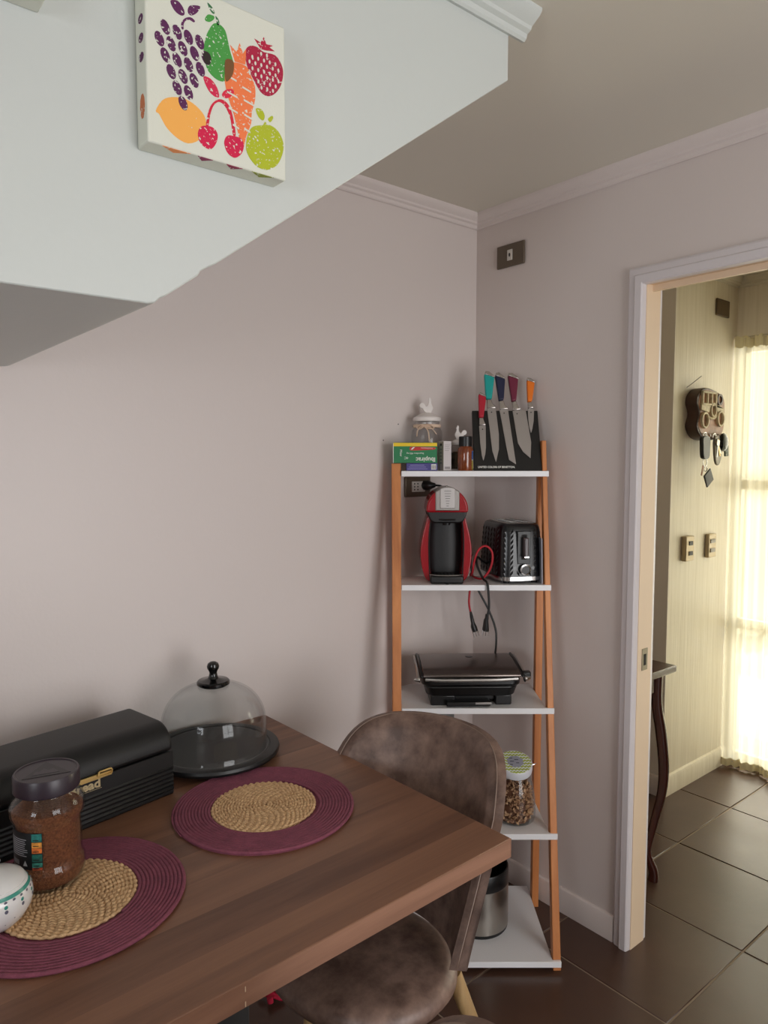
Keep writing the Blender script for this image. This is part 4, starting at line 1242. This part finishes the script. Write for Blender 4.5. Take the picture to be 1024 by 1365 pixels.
# magnetic knife stand
M['stand_black'] = mat('black_stand', (11, 10, 10), 0.4)
ks = sthing('knife_stand', 'black leaning magnetic knife stand on the top board', 'knife stand', 0.405, 2.322, Z1)
lean = math.atan2(0.075, 0.2)
kv = [(-0.1120, 0), (0.1075, 0), (0.1045, 0.2118), (-0.1125, 0.2118)]
MT = Matrix.Rotation(-lean, 4, 'X')
MB().prism(kv, 0.0, 0.018, 'XZ', MT).build('magnetic_board', M['stand_black'], ks, bevel=0.0015)
ft = MB()
ft.prism([(0.020, 0.0), (0.095, 0.0), (0.095, 0.006), (0.030, 0.006)], -0.105, 0.108, 'YZ')
ft.prism([(0.086, 0.004), (0.095, 0.004), (0.092, 0.186), (0.084, 0.180)], -0.095, 0.095, 'YZ')
ft.build('rear_support', M['stand_black'], ks)
tx = text('UNITED COLORS OF BENETTON.', 0.0100, M['ink_white'], ks, (-0.1005, 0.0030, 0.0088), (R(90) - lean, 0, 0), sx=0.80, bold=0.0002)
KCOL = dict(red=(172, 22, 46), teal=(20, 156, 150), navy=(28, 32, 62), burgundy=(108, 30, 56), orange=(226, 116, 28))
M['blade'] = mat('satin_blade', (172, 166, 162), 0.42, metal=0.75)
M['bolster'] = mat('polished_bolster', (190, 184, 180), 0.22, metal=0.9)
KLBL = dict(red='small paring knife with a red handle, leftmost and lowest on the stand', teal='long knife with a turquoise handle on the knife stand', navy='slim bread knife with a navy handle in the middle of the stand',
            burgundy='broad cook\'s knife with a burgundy handle on the stand', orange='short knife with an orange handle, rightmost on the stand')
KNM = dict(red='paring_knife', teal='slicing_knife', navy='bread_knife', burgundy='cooks_knife', orange='utility_knife')
for k, (cap_, hnd, bol, bld) in KN.items():
    x0 = sum(p[0] for p in bld) / len(bld); z0 = min(p[1] for p in bld)
    base_ = S(0.405, 2.322, Z1)
    q = MT @ Vector((x0, 0, z0))
    t = thing(KNM[k], KLBL[k], 'knife', base_ + SX * q.x + SY * q.y + Vector((0, 0, q.z)), SROT, 'knives on the magnetic stand')
    t.rotation_euler = (Matrix.Rotation(SROT, 3, 'Z') @ Matrix.Rotation(-lean, 3, 'X')).to_euler()
    P_ = lambda w: [(a - x0, b - z0) for a, b in w]
    bo = P_(bld)
    MB().prism(bo if k == 'red' else bo, -0.0030, -0.0010, 'XZ').build('blade', M['blade'], t, bevel=0.0005, seg=1)
    MB().prism(P_(bol), -0.0110, 0.0, 'XZ').build('bolster', M['bolster'], t, bevel=0.002, seg=2)
    MB().prism(P_(hnd), -0.0170, 0.0, 'XZ').build('handle', mat(k + '_handle', KCOL[k], 0.5), t, bevel=0.004, seg=3)
    MB().prism(P_(cap_), -0.0165, -0.0005, 'XZ').build('end_cap', M['bolster'], t, bevel=0.002, seg=2)
    cx = (bol[-1][0] + bol[-2][0]) / 2 - x0; cz = (bld[0][1] + bld[1][1]) / 2 - z0 - 0.012
    MB().lathe([(0, 0), (0.0022, 0), (0.0022, 0.0004), (0, 0.0004)], 8).build('maker_mark', M['slot'], t, loc=(cx, -0.0030, cz), rot=(R(90), 0, 0))

# ------------------------------------------------------------------ second board: coffee machine, toaster, cords
Z2 = 1.1325
M['red_shell'] = mat('red_gloss_plastic', (150, 12, 26), 0.18, coat=0.3)
M['satin_black'] = mat('satin_black', (12, 12, 13), 0.38)
M['matte_black'] = mat('matte_black', (15, 15, 16), 0.5)
M['chrome_satin'] = mat('satin_chrome', (170, 166, 162), 0.3, metal=0.85)
cm = sthing('coffee_machine', 'red and black pod coffee machine with chrome top', 'coffee machine', 0.2010, 2.330, Z2)
HC = 0.236                                           # head centre height
head = [(0.0665 * math.cos(R(a)), HC + 0.0700 * math.sin(R(a))) for a in range(-6, 187, 8)]
MB().prism(head, -0.066, 0.085, 'XZ').build('head_shell', M['red_shell'], cm, bevel=0.006, seg=3, sharp=60)
ck = [(0.0390 * math.cos(R(a)) * 1.0, 0) for a in (0,)]
band = [(x, HC + 0.0702 * math.sqrt(max(0, 1 - (x / 0.0665) ** 2)) + 0.0014) for x in [-0.0385 + 0.0077 * i for i in range(11)]]
MB().prism([(-0.0385, HC - 0.002)] + band + [(0.0385, HC - 0.002)], -0.0685, 0.070, 'XZ').build('chrome_hood', M['chrome_satin'], cm, bevel=0.003, seg=2)
lv = [(x, HC + 0.0702 * math.sqrt(max(0, 1 - (x / 0.0665) ** 2)) + 0.0030) for x in [-0.0240 + 0.0048 * i for i in range(11)]]
MB().prism([(-0.0240, HC + 0.006)] + lv + [(0.0240, HC + 0.006)], -0.0715, 0.060, 'XZ').build('lever_panel', mat('pale_metal_panel', (186, 182, 180), 0.35, metal=0.7), cm, bevel=0.002)
for k in range(7):
    w = 0.011 - 0.0012 * k
    MB().box(-w, w, -0.0722, -0.0712, HC + 0.060 - k * 0.0078, HC + 0.0612 - k * 0.0078).build('scale_mark', M['slot'], cm)
MB().ball((0, -0.020, HC + 0.0735), 0.006, 10, (1, 1, 0.6)).build('top_button', M['chrome_satin'], cm)
mouth = [(-0.0640, HC - 0.001), (0.0640, HC - 0.001), (0.0600, HC - 0.020), (0.0520, HC - 0.036), (0.040, HC - 0.042), (-0.040, HC - 0.042), (-0.0520, HC - 0.036), (-0.0600, HC - 0.020)]
MB().prism(mouth, -0.060, 0.080, 'XZ').build('pod_housing', M['satin_black'], cm, bevel=0.005, seg=3)
MB().tube([(-0.026, -0.0605, HC - 0.030), (0.0, -0.063, HC - 0.031), (0.026, -0.0605, HC - 0.030)], 0.0025, 8).build('pod_slot_lip', M['gloss_black'], cm)
MB().lathe([(0, 0.186), (0.012, 0.186), (0.014, 0.196), (0.014, 0.200), (0, 0.200)], 16).build('nozzle', M['satin_black'], cm, loc=(0, -0.030, 0))
col = MB()


def colf(u, v):
    a = math.pi * u
    w = 0.0530 + 0.006 * math.sin(math.pi * v)
    return (-w * math.cos(a), 0.030 - 0.020 * math.sin(a) + 0.0, 0.008 + (HC - 0.045) * v)


col.grid(21, 10, colf)
col.box(-0.052, 0.052, 0.029, 0.082, 0.006, HC - 0.01)
col.build('column', M['matte_black'], cm)
for sgn in (-1, 1):
    sp_ = [(0.0475, 0.006), (0.0600, 0.006), (0.0700, 0.020), (0.0780, 0.048), (0.0825, 0.085), (0.0815, 0.120), (0.0745, 0.160), (0.0650, 0.195), (0.0600, 0.215), (0.0490, 0.215), (0.0520, 0.180), (0.0545, 0.120), (0.0530, 0.060)]
    pts = [(x * sgn, z) for x, z in sp_]
    MB().prism(smooth_poly(pts, 2), -0.030, 0.088, 'XZ').build('side_shell', M['red_shell'], cm, bevel=0.009, seg=4, sharp=60)
    edge = [(0.0520, 0.012), (0.0545, 0.060), (0.0560, 0.120), (0.0540, 0.170), (0.0500, 0.200)]
    MB().tube(smooth_path([(x * sgn, -0.031, z) for x, z in edge], 5), 0.0022, 6).build('side_trim', M['satin_black'], cm)
MB().prism([(-0.052, 0.0), (0.052, 0.0), (0.0535, 0.010), (0.0535, 0.026), (-0.0535, 0.026), (-0.0535, 0.010)], -0.068, 0.060, 'XZ').build('drip_tray', M['satin_black'], cm, bevel=0.006, seg=3)
gr = MB()
gr.tube(smooth_path([(-0.0535, -0.052, 0.028), (-0.035, -0.067, 0.028), (0, -0.072, 0.028), (0.035, -0.067, 0.028), (0.0535, -0.052, 0.028)], 5), 0.0018, 6)
gr.build('tray_rim', M['chrome_satin'], cm)
for k in range(8):
    MB().box(-0.044 + k * 0.0115, -0.038 + k * 0.0115, -0.060, 0.005, 0.0258, 0.0276).build('tray_slat', M['matte_black'], cm)
MB().ball((0, -0.068, 0.002), 0.005, 8, (1.4, 1, 0.6)).build('front_foot', M['satin_black'], cm)
# its mains lead up to the wall socket (socket faces -y in world space)
o_ = S(0.2010, 2.330, Z2)


def loc_in(w):
    v = Vector(w) - o_
    return (v.dot(SX), v.dot(SY), v.z)


px = Vector((-0.262, -0.012, 1.440))
MB().tube([loc_in(px + Vector((0, 0.002, 0))), loc_in(px + Vector((0, -0.018, 0))), loc_in(px + Vector((0.002, -0.030, 0))), loc_in(px + Vector((0.010, -0.042, 0.001)))], [0.0165, 0.0175, 0.012, 0.007], 12).build('plug', M['black'], cm)
MB().tube(smooth_path([loc_in(px + Vector((0.008, -0.042, 0.001))), loc_in(px + Vector((0.030, -0.050, -0.003))), (-0.018, 0.095, 0.292), (0.0, 0.100, 0.26), (0.0, 0.098, 0.20), (0, 0.088, 0.16)], 6), 0.0035, 8).build('power_cord', M['black'], cm)

# toaster
M['toaster'] = mat('black_embossed', (14, 15, 18), 0.25)
TR = R(12)
to = sthing('toaster', 'black embossed two-slot toaster with chrome base band', 'toaster', 0.4230, 2.380, Z2, TR)
TWX, TDY, THZ = 0.0785, 0.112, 0.190


def trr(a, z):
    e = 5.0
    ca, sa = math.cos(a), math.sin(a)
    k = (abs(ca) ** e + abs(sa) ** e) ** (-1 / e)
    f = 1.0 - 0.10 * max(0, (z - 0.03) / 0.16) ** 1.6
    return TWX * k * ca * f, TDY * k * sa * f


bd = MB()
NU = 96
prf = [(0.012, 1.0), (0.020, 1.0), (0.05, 1.0), (0.08, 1.0), (0.11, 1.0), (0.14, 1.0), (0.165, 1.0), (0.178, 0.985), (0.186, 0.955), (0.190, 0.90), (0.190, 0.02)]
rows = []
vs = []
for z, q in prf:
    for i in range(NU):
        x, y = trr(2 * math.pi * i / NU, z)
        vs.append((x * q, y * q, z))
nr = len(prf)
fs = [(j * NU + i, j * NU + (i + 1) % NU, (j + 1) * NU + (i + 1) % NU, (j + 1) * NU + i) for j in range(nr - 1) for i in range(NU)]
fs += [tuple(range(NU))[::-1], tuple(range((nr - 1) * NU, nr * NU))]
bd.add(vs, fs)
tbody = bd.build('toaster_body', M['toaster'], to, sharp=50)
# herringbone embossing: slanted raised lozenges all round
emb = MB()
for c_ in range(26):
    a = 2 * math.pi * (c_ + 0.5) / 26
    x0_, y0_ = trr(a, 0.05)
    for r_ in range(9):
        z = 0.034 + r_ * 0.0165
        x, y = trr(a, z)
        if y < 0 and abs(x) < 0.026 and z > 0.04:
            continue
        n2 = Vector((math.cos(a) * abs(math.cos(a)) ** 1.5, math.sin(a) * abs(math.sin(a)) ** 1.5, 0.05)).normalized()
        tg = Vector((-n2.y, n2.x, 0)).normalized()
        upv = n2.cross(tg)
        s_ = 1 if c_ % 2 else -1
        dirv = (upv * 0.0105 + tg * 0.0050 * s_)
        sid = tg * 0.0042
        c0 = Vector((x, y, z))
        emb.add([c0 + dirv, c0 + sid, c0 - dirv, c0 - sid, c0 + n2 * 0.0024], [(0, 1, 4), (1, 2, 4), (2, 3, 4), (3, 0, 4)])
eo = emb.build('embossed_pattern', M['toaster'], to, sharp=10)
eo['kind'] = 'stuff'


def band_(z0, z1, off, nm, m):
    b = MB()
    vs = []
    for z, o in ((z0, off), (z1, off), (z1, -0.004), (z0, -0.004)):
        for i in range(NU):
            x, y = trr(2 * math.pi * i / NU, z0)
            l = math.hypot(x, y)
            vs.append((x * (l + o) / l, y * (l + o) / l, z))
    b.add(vs, [(j * NU + i, j * NU + (i + 1) % NU, ((j + 1) % 4) * NU + (i + 1) % NU, ((j + 1) % 4) * NU + i) for j in range(4) for i in range(NU)])
    return b.build(nm, m, to)


band_(0.010, 0.022, 0.0018, 'chrome_band', M['chrome'])
for sx in (-1, 1):
    for sy in (-1, 1):
        MB().lathe([(0, 0), (0.010, 0), (0.011, 0.012), (0, 0.012)], 12).build('foot', M['black'], to, loc=(0.048 * sx, 0.085 * sy, 0))
tp = MB().box(-0.046, 0.046, -0.080, 0.085, 0.1895, 0.1925).build('chrome_top', M['chrome_satin'], to, bevel=0.002)
for x in (-0.020, 0.020):
    MB().box(x - 0.012, x + 0.012, -0.070, 0.075, 0.1915, 0.1932).build('bread_slot', M['dark_hole'], tp)
    for k in range(7):
        MB().box(x - 0.012, x + 0.012, -0.062 + k * 0.021, -0.060 + k * 0.021, 0.1928, 0.1938).build('slot_wire', M['silver'], tp)
FY = -TDY - 0.0005
pn = MB().prism(smooth_poly([(-0.021, 0.168), (0.021, 0.168), (0.022, 0.160), (0.022, 0.072), (0.016, 0.064), (-0.016, 0.064), (-0.022, 0.072), (-0.022, 0.160)], 2), FY - 0.001, FY + 0.012, 'XZ')
pn.build('lever_panel', M['satin_black'], to, bevel=0.002)
MB().box(-0.009, 0.009, FY - 0.0015, FY + 0.0, 0.078, 0.158).build('lever_track', M['dark_hole'], to)
MB().box(-0.0075, 0.0075, FY - 0.022, FY - 0.001, 0.086, 0.150).build('lever', mat('grey_lever', (76, 66, 68), 0.3), to, bevel=0.004, seg=3)
MB().box(-0.008, 0.008, FY - 0.0235, FY - 0.021, 0.085, 0.091).build('lever_tip', M['chrome'], to, bevel=0.001)
kb = MB().lathe([(0, 0), (0.0145, 0), (0.0145, 0.010), (0.0130, 0.012), (0, 0.012)], 28).build('browning_knob', M['satin_black'], to, loc=(0.002, FY + 0.001, 0.046), rot=(R(90), 0, 0))
MB().lathe([(0.0135, 0.004), (0.0178, 0.004), (0.0178, 0.0122), (0.0135, 0.0132), (0.0135, 0.004)], 28).build('chrome_ring', M['chrome'], kb)
for x in (-0.030, 0.032):
    MB().lathe([(0, 0), (0.0065, 0), (0.0060, 0.003), (0, 0.003)], 14).build('button', M['gloss_black'], to, loc=(x, FY + 0.004, 0.050), rot=(R(90), 0, 0))
# its lead: out of the left side, over the front edge of the board, plug hanging down
o_ = S(0.4230, 2.380, Z2)
ang = SROT + TR
TX, TY = Vector((math.cos(ang), math.sin(ang), 0)), Vector((-math.sin(ang), math.cos(ang), 0))


def tl(a, d, z):
    v = S(a, d, z) - o_
    return (v.dot(TX), v.dot(TY), v.z)


pth = [tl(0.362, 2.40, 1.170), tl(0.330, 2.37, 1.190), tl(0.306, 2.33, 1.210), tl(0.300, 2.300, 1.190), tl(0.316, 2.270, 1.150), tl(0.326, 2.243, 1.139), tl(0.3300, 2.2380, 1.105), tl(0.332, 2.240, 1.060), tl(0.3265, 2.241, 1.030)]
MB().tube(smooth_path(pth, 6), 0.0038, 8).build('power_cord', M['matte_black'], to, sharp=60)
pg = MB()
pg.tube([tl(0.3265, 2.241, 1.040), tl(0.3255, 2.241, 1.026), tl(0.3235, 2.241, 1.022), tl(0.3225, 2.241, 0.990), tl(0.3222, 2.241, 0.987)], [0.0075, 0.0090, 0.0105, 0.0155, 0.0145], 14, flat=0.65)
pgo = pg.build('plug', M['matte_black'], to)
for k in (-1, 0, 1):
    MB().tube([tl(0.3222 + k * 0.0085, 2.241, 0.988), tl(0.3215 + k * 0.0085, 2.241, 0.970)], 0.0018, 6).build('prong', M['chrome'], pgo)

# card slipped between toaster and post
cdo = MB().prism([(-0.002, 0.0), (0.002, 0.0), (0.002, 0.145), (-0.002, 0.148)], -0.0, 0.07, 'XZ').build('card_booklet', mat('pale_grey_card', (150, 150, 160), 0.6), None, bevel=0.001, loc=S(0.5045, 2.262, Z2), rot=(0, R(-1.5), SROT))
tag(cdo, 'pale grey card booklet standing between the toaster and the right post', 'booklet')

# red flex with its own plug, looped beside the toaster
M['red_flex'] = mat('red_fabric_flex', (170, 28, 40), 0.6)
rf = sthing('power_lead', 'red power lead looped against the toaster, plug hanging behind the board', 'power lead', 0.330, 2.300, Z2)


def rl(a, d, z):
    return (a - 0.330, d - 2.300, z - Z2)


lp = [rl(0.288, 2.340, 1.150), rl(0.288, 2.310, 1.165), rl(0.292, 2.296, 1.205), rl(0.305, 2.290, 1.240), rl(0.326, 2.286, 1.252), rl(0.345, 2.284, 1.236), rl(0.348, 2.284, 1.205), rl(0.338, 2.290, 1.170), rl(0.318, 2.300, 1.145), rl(0.302, 2.34, 1.140), rl(0.297, 2.40, 1.139), rl(0.296, 2.431, 1.138), rl(0.295, 2.4335, 1.09), rl(0.292, 2.434, 1.040), rl(0.2985, 2.434, 1.000)]
MB().tube(smooth_path(lp, 6), 0.0036, 8).build('flex', M['red_flex'], rf, sharp=60)
pg = MB()
pg.tube([rl(0.2975, 2.434, 1.008), rl(0.301, 2.434, 0.990), rl(0.306, 2.434, 0.968), rl(0.309, 2.434, 0.955), rl(0.314, 2.434, 0.940)], [0.0055, 0.0085, 0.0095, 0.0150, 0.0150], 14, flat=0.7)
pgo = pg.build('plug', M['black'], rf)
for k in (-1, 0, 1):
    MB().tube([rl(0.3140 + k * 0.0085, 2.434, 0.943 + k * 0.003), rl(0.3195 + k * 0.0085, 2.434, 0.921 + k * 0.003)], 0.0019, 6).build('prong', M['chrome'], pgo)

# ------------------------------------------------------------------ third board: contact grill
Z3 = 0.7575
M['grill_lid'] = mat('brushed_dark_steel', (112, 102, 98), 0.26, metal=0.85)
M['grill_black'] = mat('grill_black', (10, 10, 11), 0.3)
gl = sthing('contact_grill', 'black contact grill with a brushed steel lid on the third board', 'grill', 0.2710, 2.302, Z3, R(2))


def rr_box(mb, hx, y0, y1, z0, z1, r=0.03, taper=1.0):
    """rounded plan slab"""
    pts = []
    for cx, cy, a0 in ((hx - r, y1 - r, 0), (-hx + r, y1 - r, 90), (-hx + r, y0 + r, 180), (hx - r, y0 + r, 270)):
        for k in range(7):
            a = R(a0 + 15 * k)
            pts.append((cx + r * math.cos(a), cy + r * math.sin(a)))
    n = len(pts)
    ym = (y0 + y1) / 2
    vs = [(x * taper, ym + (y - ym) * taper, z0) for x, y in pts] + [(x, y, z1) for x, y in pts]
    mb.add(vs, [tuple(range(n))[::-1], tuple(range(n, 2 * n))] + [(i, (i + 1) % n, n + (i + 1) % n, n + i) for i in range(n)])
    return mb


rr_box(MB(), 0.150, -0.108, 0.085, 0.028, 0.058, 0.035, 0.93).build('lower_housing', M['grill_black'], gl, bevel=0.004)
b_ = MB(); b_.box(-0.128, -0.050, -0.095, 0.075, 0.0, 0.030); b_.box(0.076, 0.128, -0.095, 0.075, 0.0, 0.030); b_.box(-0.055, 0.080, -0.080, 0.075, 0.010, 0.030)
b_.build('foot_block', M['grill_black'], gl, bevel=0.004)
tr_ = MB().box(-0.080, 0.058, -0.118, -0.070, 0.003, 0.016).build('drip_tray', M['grill_black'], gl, bevel=0.003)
MB().box(0.010, 0.060, -0.1187, -0.1175, 0.009, 0.015).build('tray_tab', M['chrome_satin'], tr_, bevel=0.0004)
rr_box(MB(), 0.157, -0.112, 0.090, 0.059, 0.083, 0.035, 1.0).build('upper_housing', M['grill_black'], gl, bevel=0.006, seg=3)
tl_ = MB()
tl_.tube(smooth_path([(-0.145, -0.104, 0.078), (-0.08, -0.1135, 0.078), (0, -0.1145, 0.078), (0.08, -0.1135, 0.078), (0.145, -0.104, 0.078)], 5), 0.0055, 8)
tl_.build('front_trim', M['chrome_satin'], gl)
lidp = [(-0.116, 0.086), (-0.118, 0.092), (-0.112, 0.0965), (-0.06, 0.1040), (0.0, 0.1085), (0.06, 0.109), (0.092, 0.105), (0.096, 0.094), (0.094, 0.086)]
MB().prism(lidp, -0.154, 0.154, 'YZ').build('steel_lid', M['grill_lid'], gl, bevel=0.003, seg=2)
for sgn in (-1, 1):
    hp = [(-0.118, 0.086), (-0.122, 0.090), (-0.112, 0.0985), (0.0, 0.111), (0.080, 0.110), (0.090, 0.098), (0.0, 0.092)]
    MB().prism(hp, 0.1545 * sgn, 0.162 * sgn, 'YZ').build('side_grip', M['grill_black'], gl, bevel=0.002)
    MB().prism([(-0.126, 0.080), (-0.122, 0.089), (-0.05, 0.100), (0.075, 0.107), (0.080, 0.098), (-0.05, 0.088)], 0.1625 * sgn, 0.173 * sgn, 'YZ').build('handle_arm', M['chrome_satin'], gl, bevel=0.003)
MB().box(0.160, 0.185, -0.112, -0.090, 0.083, 0.100).build('release_latch', M['grill_black'], gl, bevel=0.004)
MB().tube([(0.163, -0.118, 0.080), (0.182, -0.112, 0.083)], [0.008, 0.004], 10).build('latch_tip', M['chrome'], gl)
MB().tube([(-0.163, -0.118, 0.080), (-0.182, -0.114, 0.081)], [0.007, 0.003], 10).build('latch_tip', M['chrome'], gl)
MB().prism(smooth_poly([(-0.012, 0), (0, -0.009), (0.012, 0), (0, 0.009)], 4), 0, 0.0012, 'XY').build('lid_badge', M['grill_black'], gl, loc=(0.012, 0.035, 0.1085), rot=(R(-2), 0, 0))
o_ = S(0.2710, 2.302, Z3)
ang = SROT + R(2)
GX, GY = Vector((math.cos(ang), math.sin(ang), 0)), Vector((-math.sin(ang), math.cos(ang), 0))


def g2(a, d, z):
    v = S(a, d, z) - o_
    return (v.dot(GX), v.dot(GY), v.z)


MB().tube(smooth_path([g2(0.372, 2.388, 0.838), g2(0.384, 2.418, 0.880), g2(0.384, 2.434, 0.930), g2(0.360, 2.438, 0.990), g2(0.325, 2.4385, 1.050), g2(0.303, 2.4385, 1.100), g2(0.297, 2.439, 1.150), g2(0.300, 2.436, 1.165)], 6), 0.0036, 8).build('power_cord', M['black'], gl, sharp=60)

gl.scale = (1, 1, 1.10)

# ------------------------------------------------------------------ fourth board: jar of granola
Z4 = 0.3895
gj = sthing('granola_jar', 'glass storage jar of walnut pieces with a green zigzag lid', 'jar', 0.4150, 2.2080, Z4)
gp = [(0, 0.001), (0.052, 0.001), (0.060, 0.005), (0.0635, 0.016), (0.0640, 0.030), (0.0605, 0.065), (0.0535, 0.100), (0.0470, 0.118), (0.0450, 0.126), (0.0450, 0.138)]
MB().lathe(gp + [(r_ - 0.0025, z) for r_, z in gp[::-1][:-1]] + [(0, 0.005)], 44).build('glass_body', M['glass'], gj)


def g_r(z):
    for (r0, z0), (r1, z1) in zip(gp[1:], gp[2:]):
        if z0 <= z <= z1:
            return r0 + (r1 - r0) * (z - z0) / max(1e-6, z1 - z0)
    return 0.045


nut = MB()
rnd = random.Random(11)
for k in range(900):
    z = rnd.uniform(0.010, 0.098)
    rm = g_r(z) - 0.0085
    a = rnd.uniform(0, 2 * math.pi)
    r_ = rm * (1 - 0.35 * rnd.random() ** 2) if z < 0.088 else rm * math.sqrt(rnd.random())
    s_ = rnd.uniform(0.0030, 0.0062)
    mt = Matrix.Translation((r_ * math.cos(a), r_ * math.sin(a), z)) @ Matrix.Rotation(rnd.uniform(0, 6.28), 4, Vector((rnd.uniform(-1, 1), rnd.uniform(-1, 1), rnd.uniform(-1, 1))).normalized())
    vs = [Vector(p) * s_ * rnd.uniform(0.7, 1.25) for p in ((1.3, 0, 0), (-1.3, 0.2, 0), (0, 0.9, 0.1), (0, -0.9, 0), (0.1, 0, 0.7), (0, 0.1, -0.7))]
    nut.add(vs, [(0, 2, 4), (2, 1, 4), (1, 3, 4), (3, 0, 4), (2, 0, 5), (1, 2, 5), (3, 1, 5), (0, 3, 5)], mt)
no = nut.build('walnut_pieces', mat('walnut_pieces', (128, 82, 56), 0.6, rgb2=(218, 176, 134), vscale=70), gj, sharp=20)
no['kind'] = 'stuff'
MB().lathe([(0, 0.004), (0.045, 0.004), (0.050, 0.03), (0.045, 0.06), (0.038, 0.092), (0, 0.094)], 24).build('walnut_core', mat('walnut_dark', (104, 66, 44), 0.8), gj)


def zig(name):
    """green and white zigzag print laid round the lid"""
    m = bpy.data.materials.new(name); m.use_nodes = True
    nt = m.node_tree; N, L = nt.nodes.new, nt.links.new
    b = nt.nodes['Principled BSDF']; b.inputs['Roughness'].default_value = 0.4
    tc = N('ShaderNodeTexCoord'); sp = N('ShaderNodeSeparateXYZ')
    L(tc.outputs['Object'], sp.inputs[0])

    def mth(op, a, bq=None):
        n = N('ShaderNodeMath'); n.operation = op
        if isinstance(a, (int, float)): n.inputs[0].default_value = a
        else: L(a, n.inputs[0])
        if bq is not None:
            if isinstance(bq, (int, float)): n.inputs[1].default_value = bq
            else: L(bq, n.inputs[1])
        return n.outputs[0]
    tri = mth('PINGPONG', sp.outputs[0], 0.0050)
    v = mth('ADD', sp.outputs[1], tri)
    st = mth('GREATER_THAN', mth('PINGPONG', v, 0.0062), 0.0031)
    mx = N('ShaderNodeMix'); mx.data_type = 'RGBA'
    L(st, mx.inputs['Factor'])
    mx.inputs['A'].default_value = lin((222, 228, 226)); mx.inputs['B'].default_value = lin((164, 180, 34))
    L(mx.outputs['Result'], b.inputs['Base Color'])
    return m


M['lid_white'] = mat('white_lid', (214, 216, 222), 0.3)
tilt = (R(3), R(4), 0)
le = MB().lathe([(0, 0.134), (0.0505, 0.134), (0.0515, 0.137), (0.0515, 0.153), (0.0500, 0.1555), (0, 0.1555)], 48).build('lid', M['lid_white'], gj, loc=(0, 0.140 * math.sin(R(15)), 0.140 * (1 - math.cos(R(15)))), rot=(R(15), 0, 0))
ze = MB().lathe([(0, 0.1556), (0.0490, 0.1556), (0.0480, 0.1566), (0, 0.1566)], 48).build('zigzag_disc', zig('zigzag_print'), le)
MB().prism(smooth_poly([(0.023 * math.cos(2 * math.pi * k / 16) * (1 + 0.12 * (k % 2)), 0.023 * math.sin(2 * math.pi * k / 16) * (1 + 0.12 * (k % 2))) for k in range(16)], 2), 0.1566, 0.1571, 'XY').build('lid_label', mat('grey_label', (156, 158, 172), 0.5), le)
for k, (x, w) in enumerate(((-0.012, .010), (0.004, .012), (-0.010, .012), (0.006, .009), (-0.014, .009))):
    MB().box(x - w / 2, x + w / 2, 0.013 - k * 0.007, 0.0158 - k * 0.007, 0.1571, 0.1575).build('label_print', mat('label_ink_dark', (72, 72, 86), 0.5), le)
MB().tube([(0.051, 0.0, 0.146), (0.060, 0.002, 0.147), (0.064, 0.003, 0.150)], 0.0012, 6).build('wire_clip', M['chrome'], le)

gj.scale = (1.05, 1.05, 1.20)

# ------------------------------------------------------------------ bottom board: steel bin
Z5 = 0.0325
M['steel'] = mat('brushed_stainless', (178, 172, 164), 0.28, metal=1.0, bump=0.05, bscale=200, stretch=(1, 1, 0.03))
tb_ = sthing('waste_bin', 'brushed stainless steel bin with black rim on the bottom board', 'bin', 0.3050, 2.2300, Z5)
MB().lathe([(0, 0), (0.0920, 0), (0.0950, 0.004), (0.0955, 0.012), (0, 0.012)], 48).build('base_ring', M['matte_black'], tb_)
MB().lathe([(0.0945, 0.012), (0.0965, 0.013), (0.0965, 0.148), (0.0945, 0.149), (0.0945, 0.012)], 64).build('steel_body', M['steel'], tb_)
MB().lathe([(0.0950, 0.148), (0.0962, 0.150), (0.0962, 0.196), (0.0945, 0.200), (0.0910, 0.200), (0.0900, 0.196), (0.0890, 0.02), (0, 0.02)], 64).build('black_liner', M['black'], tb_)
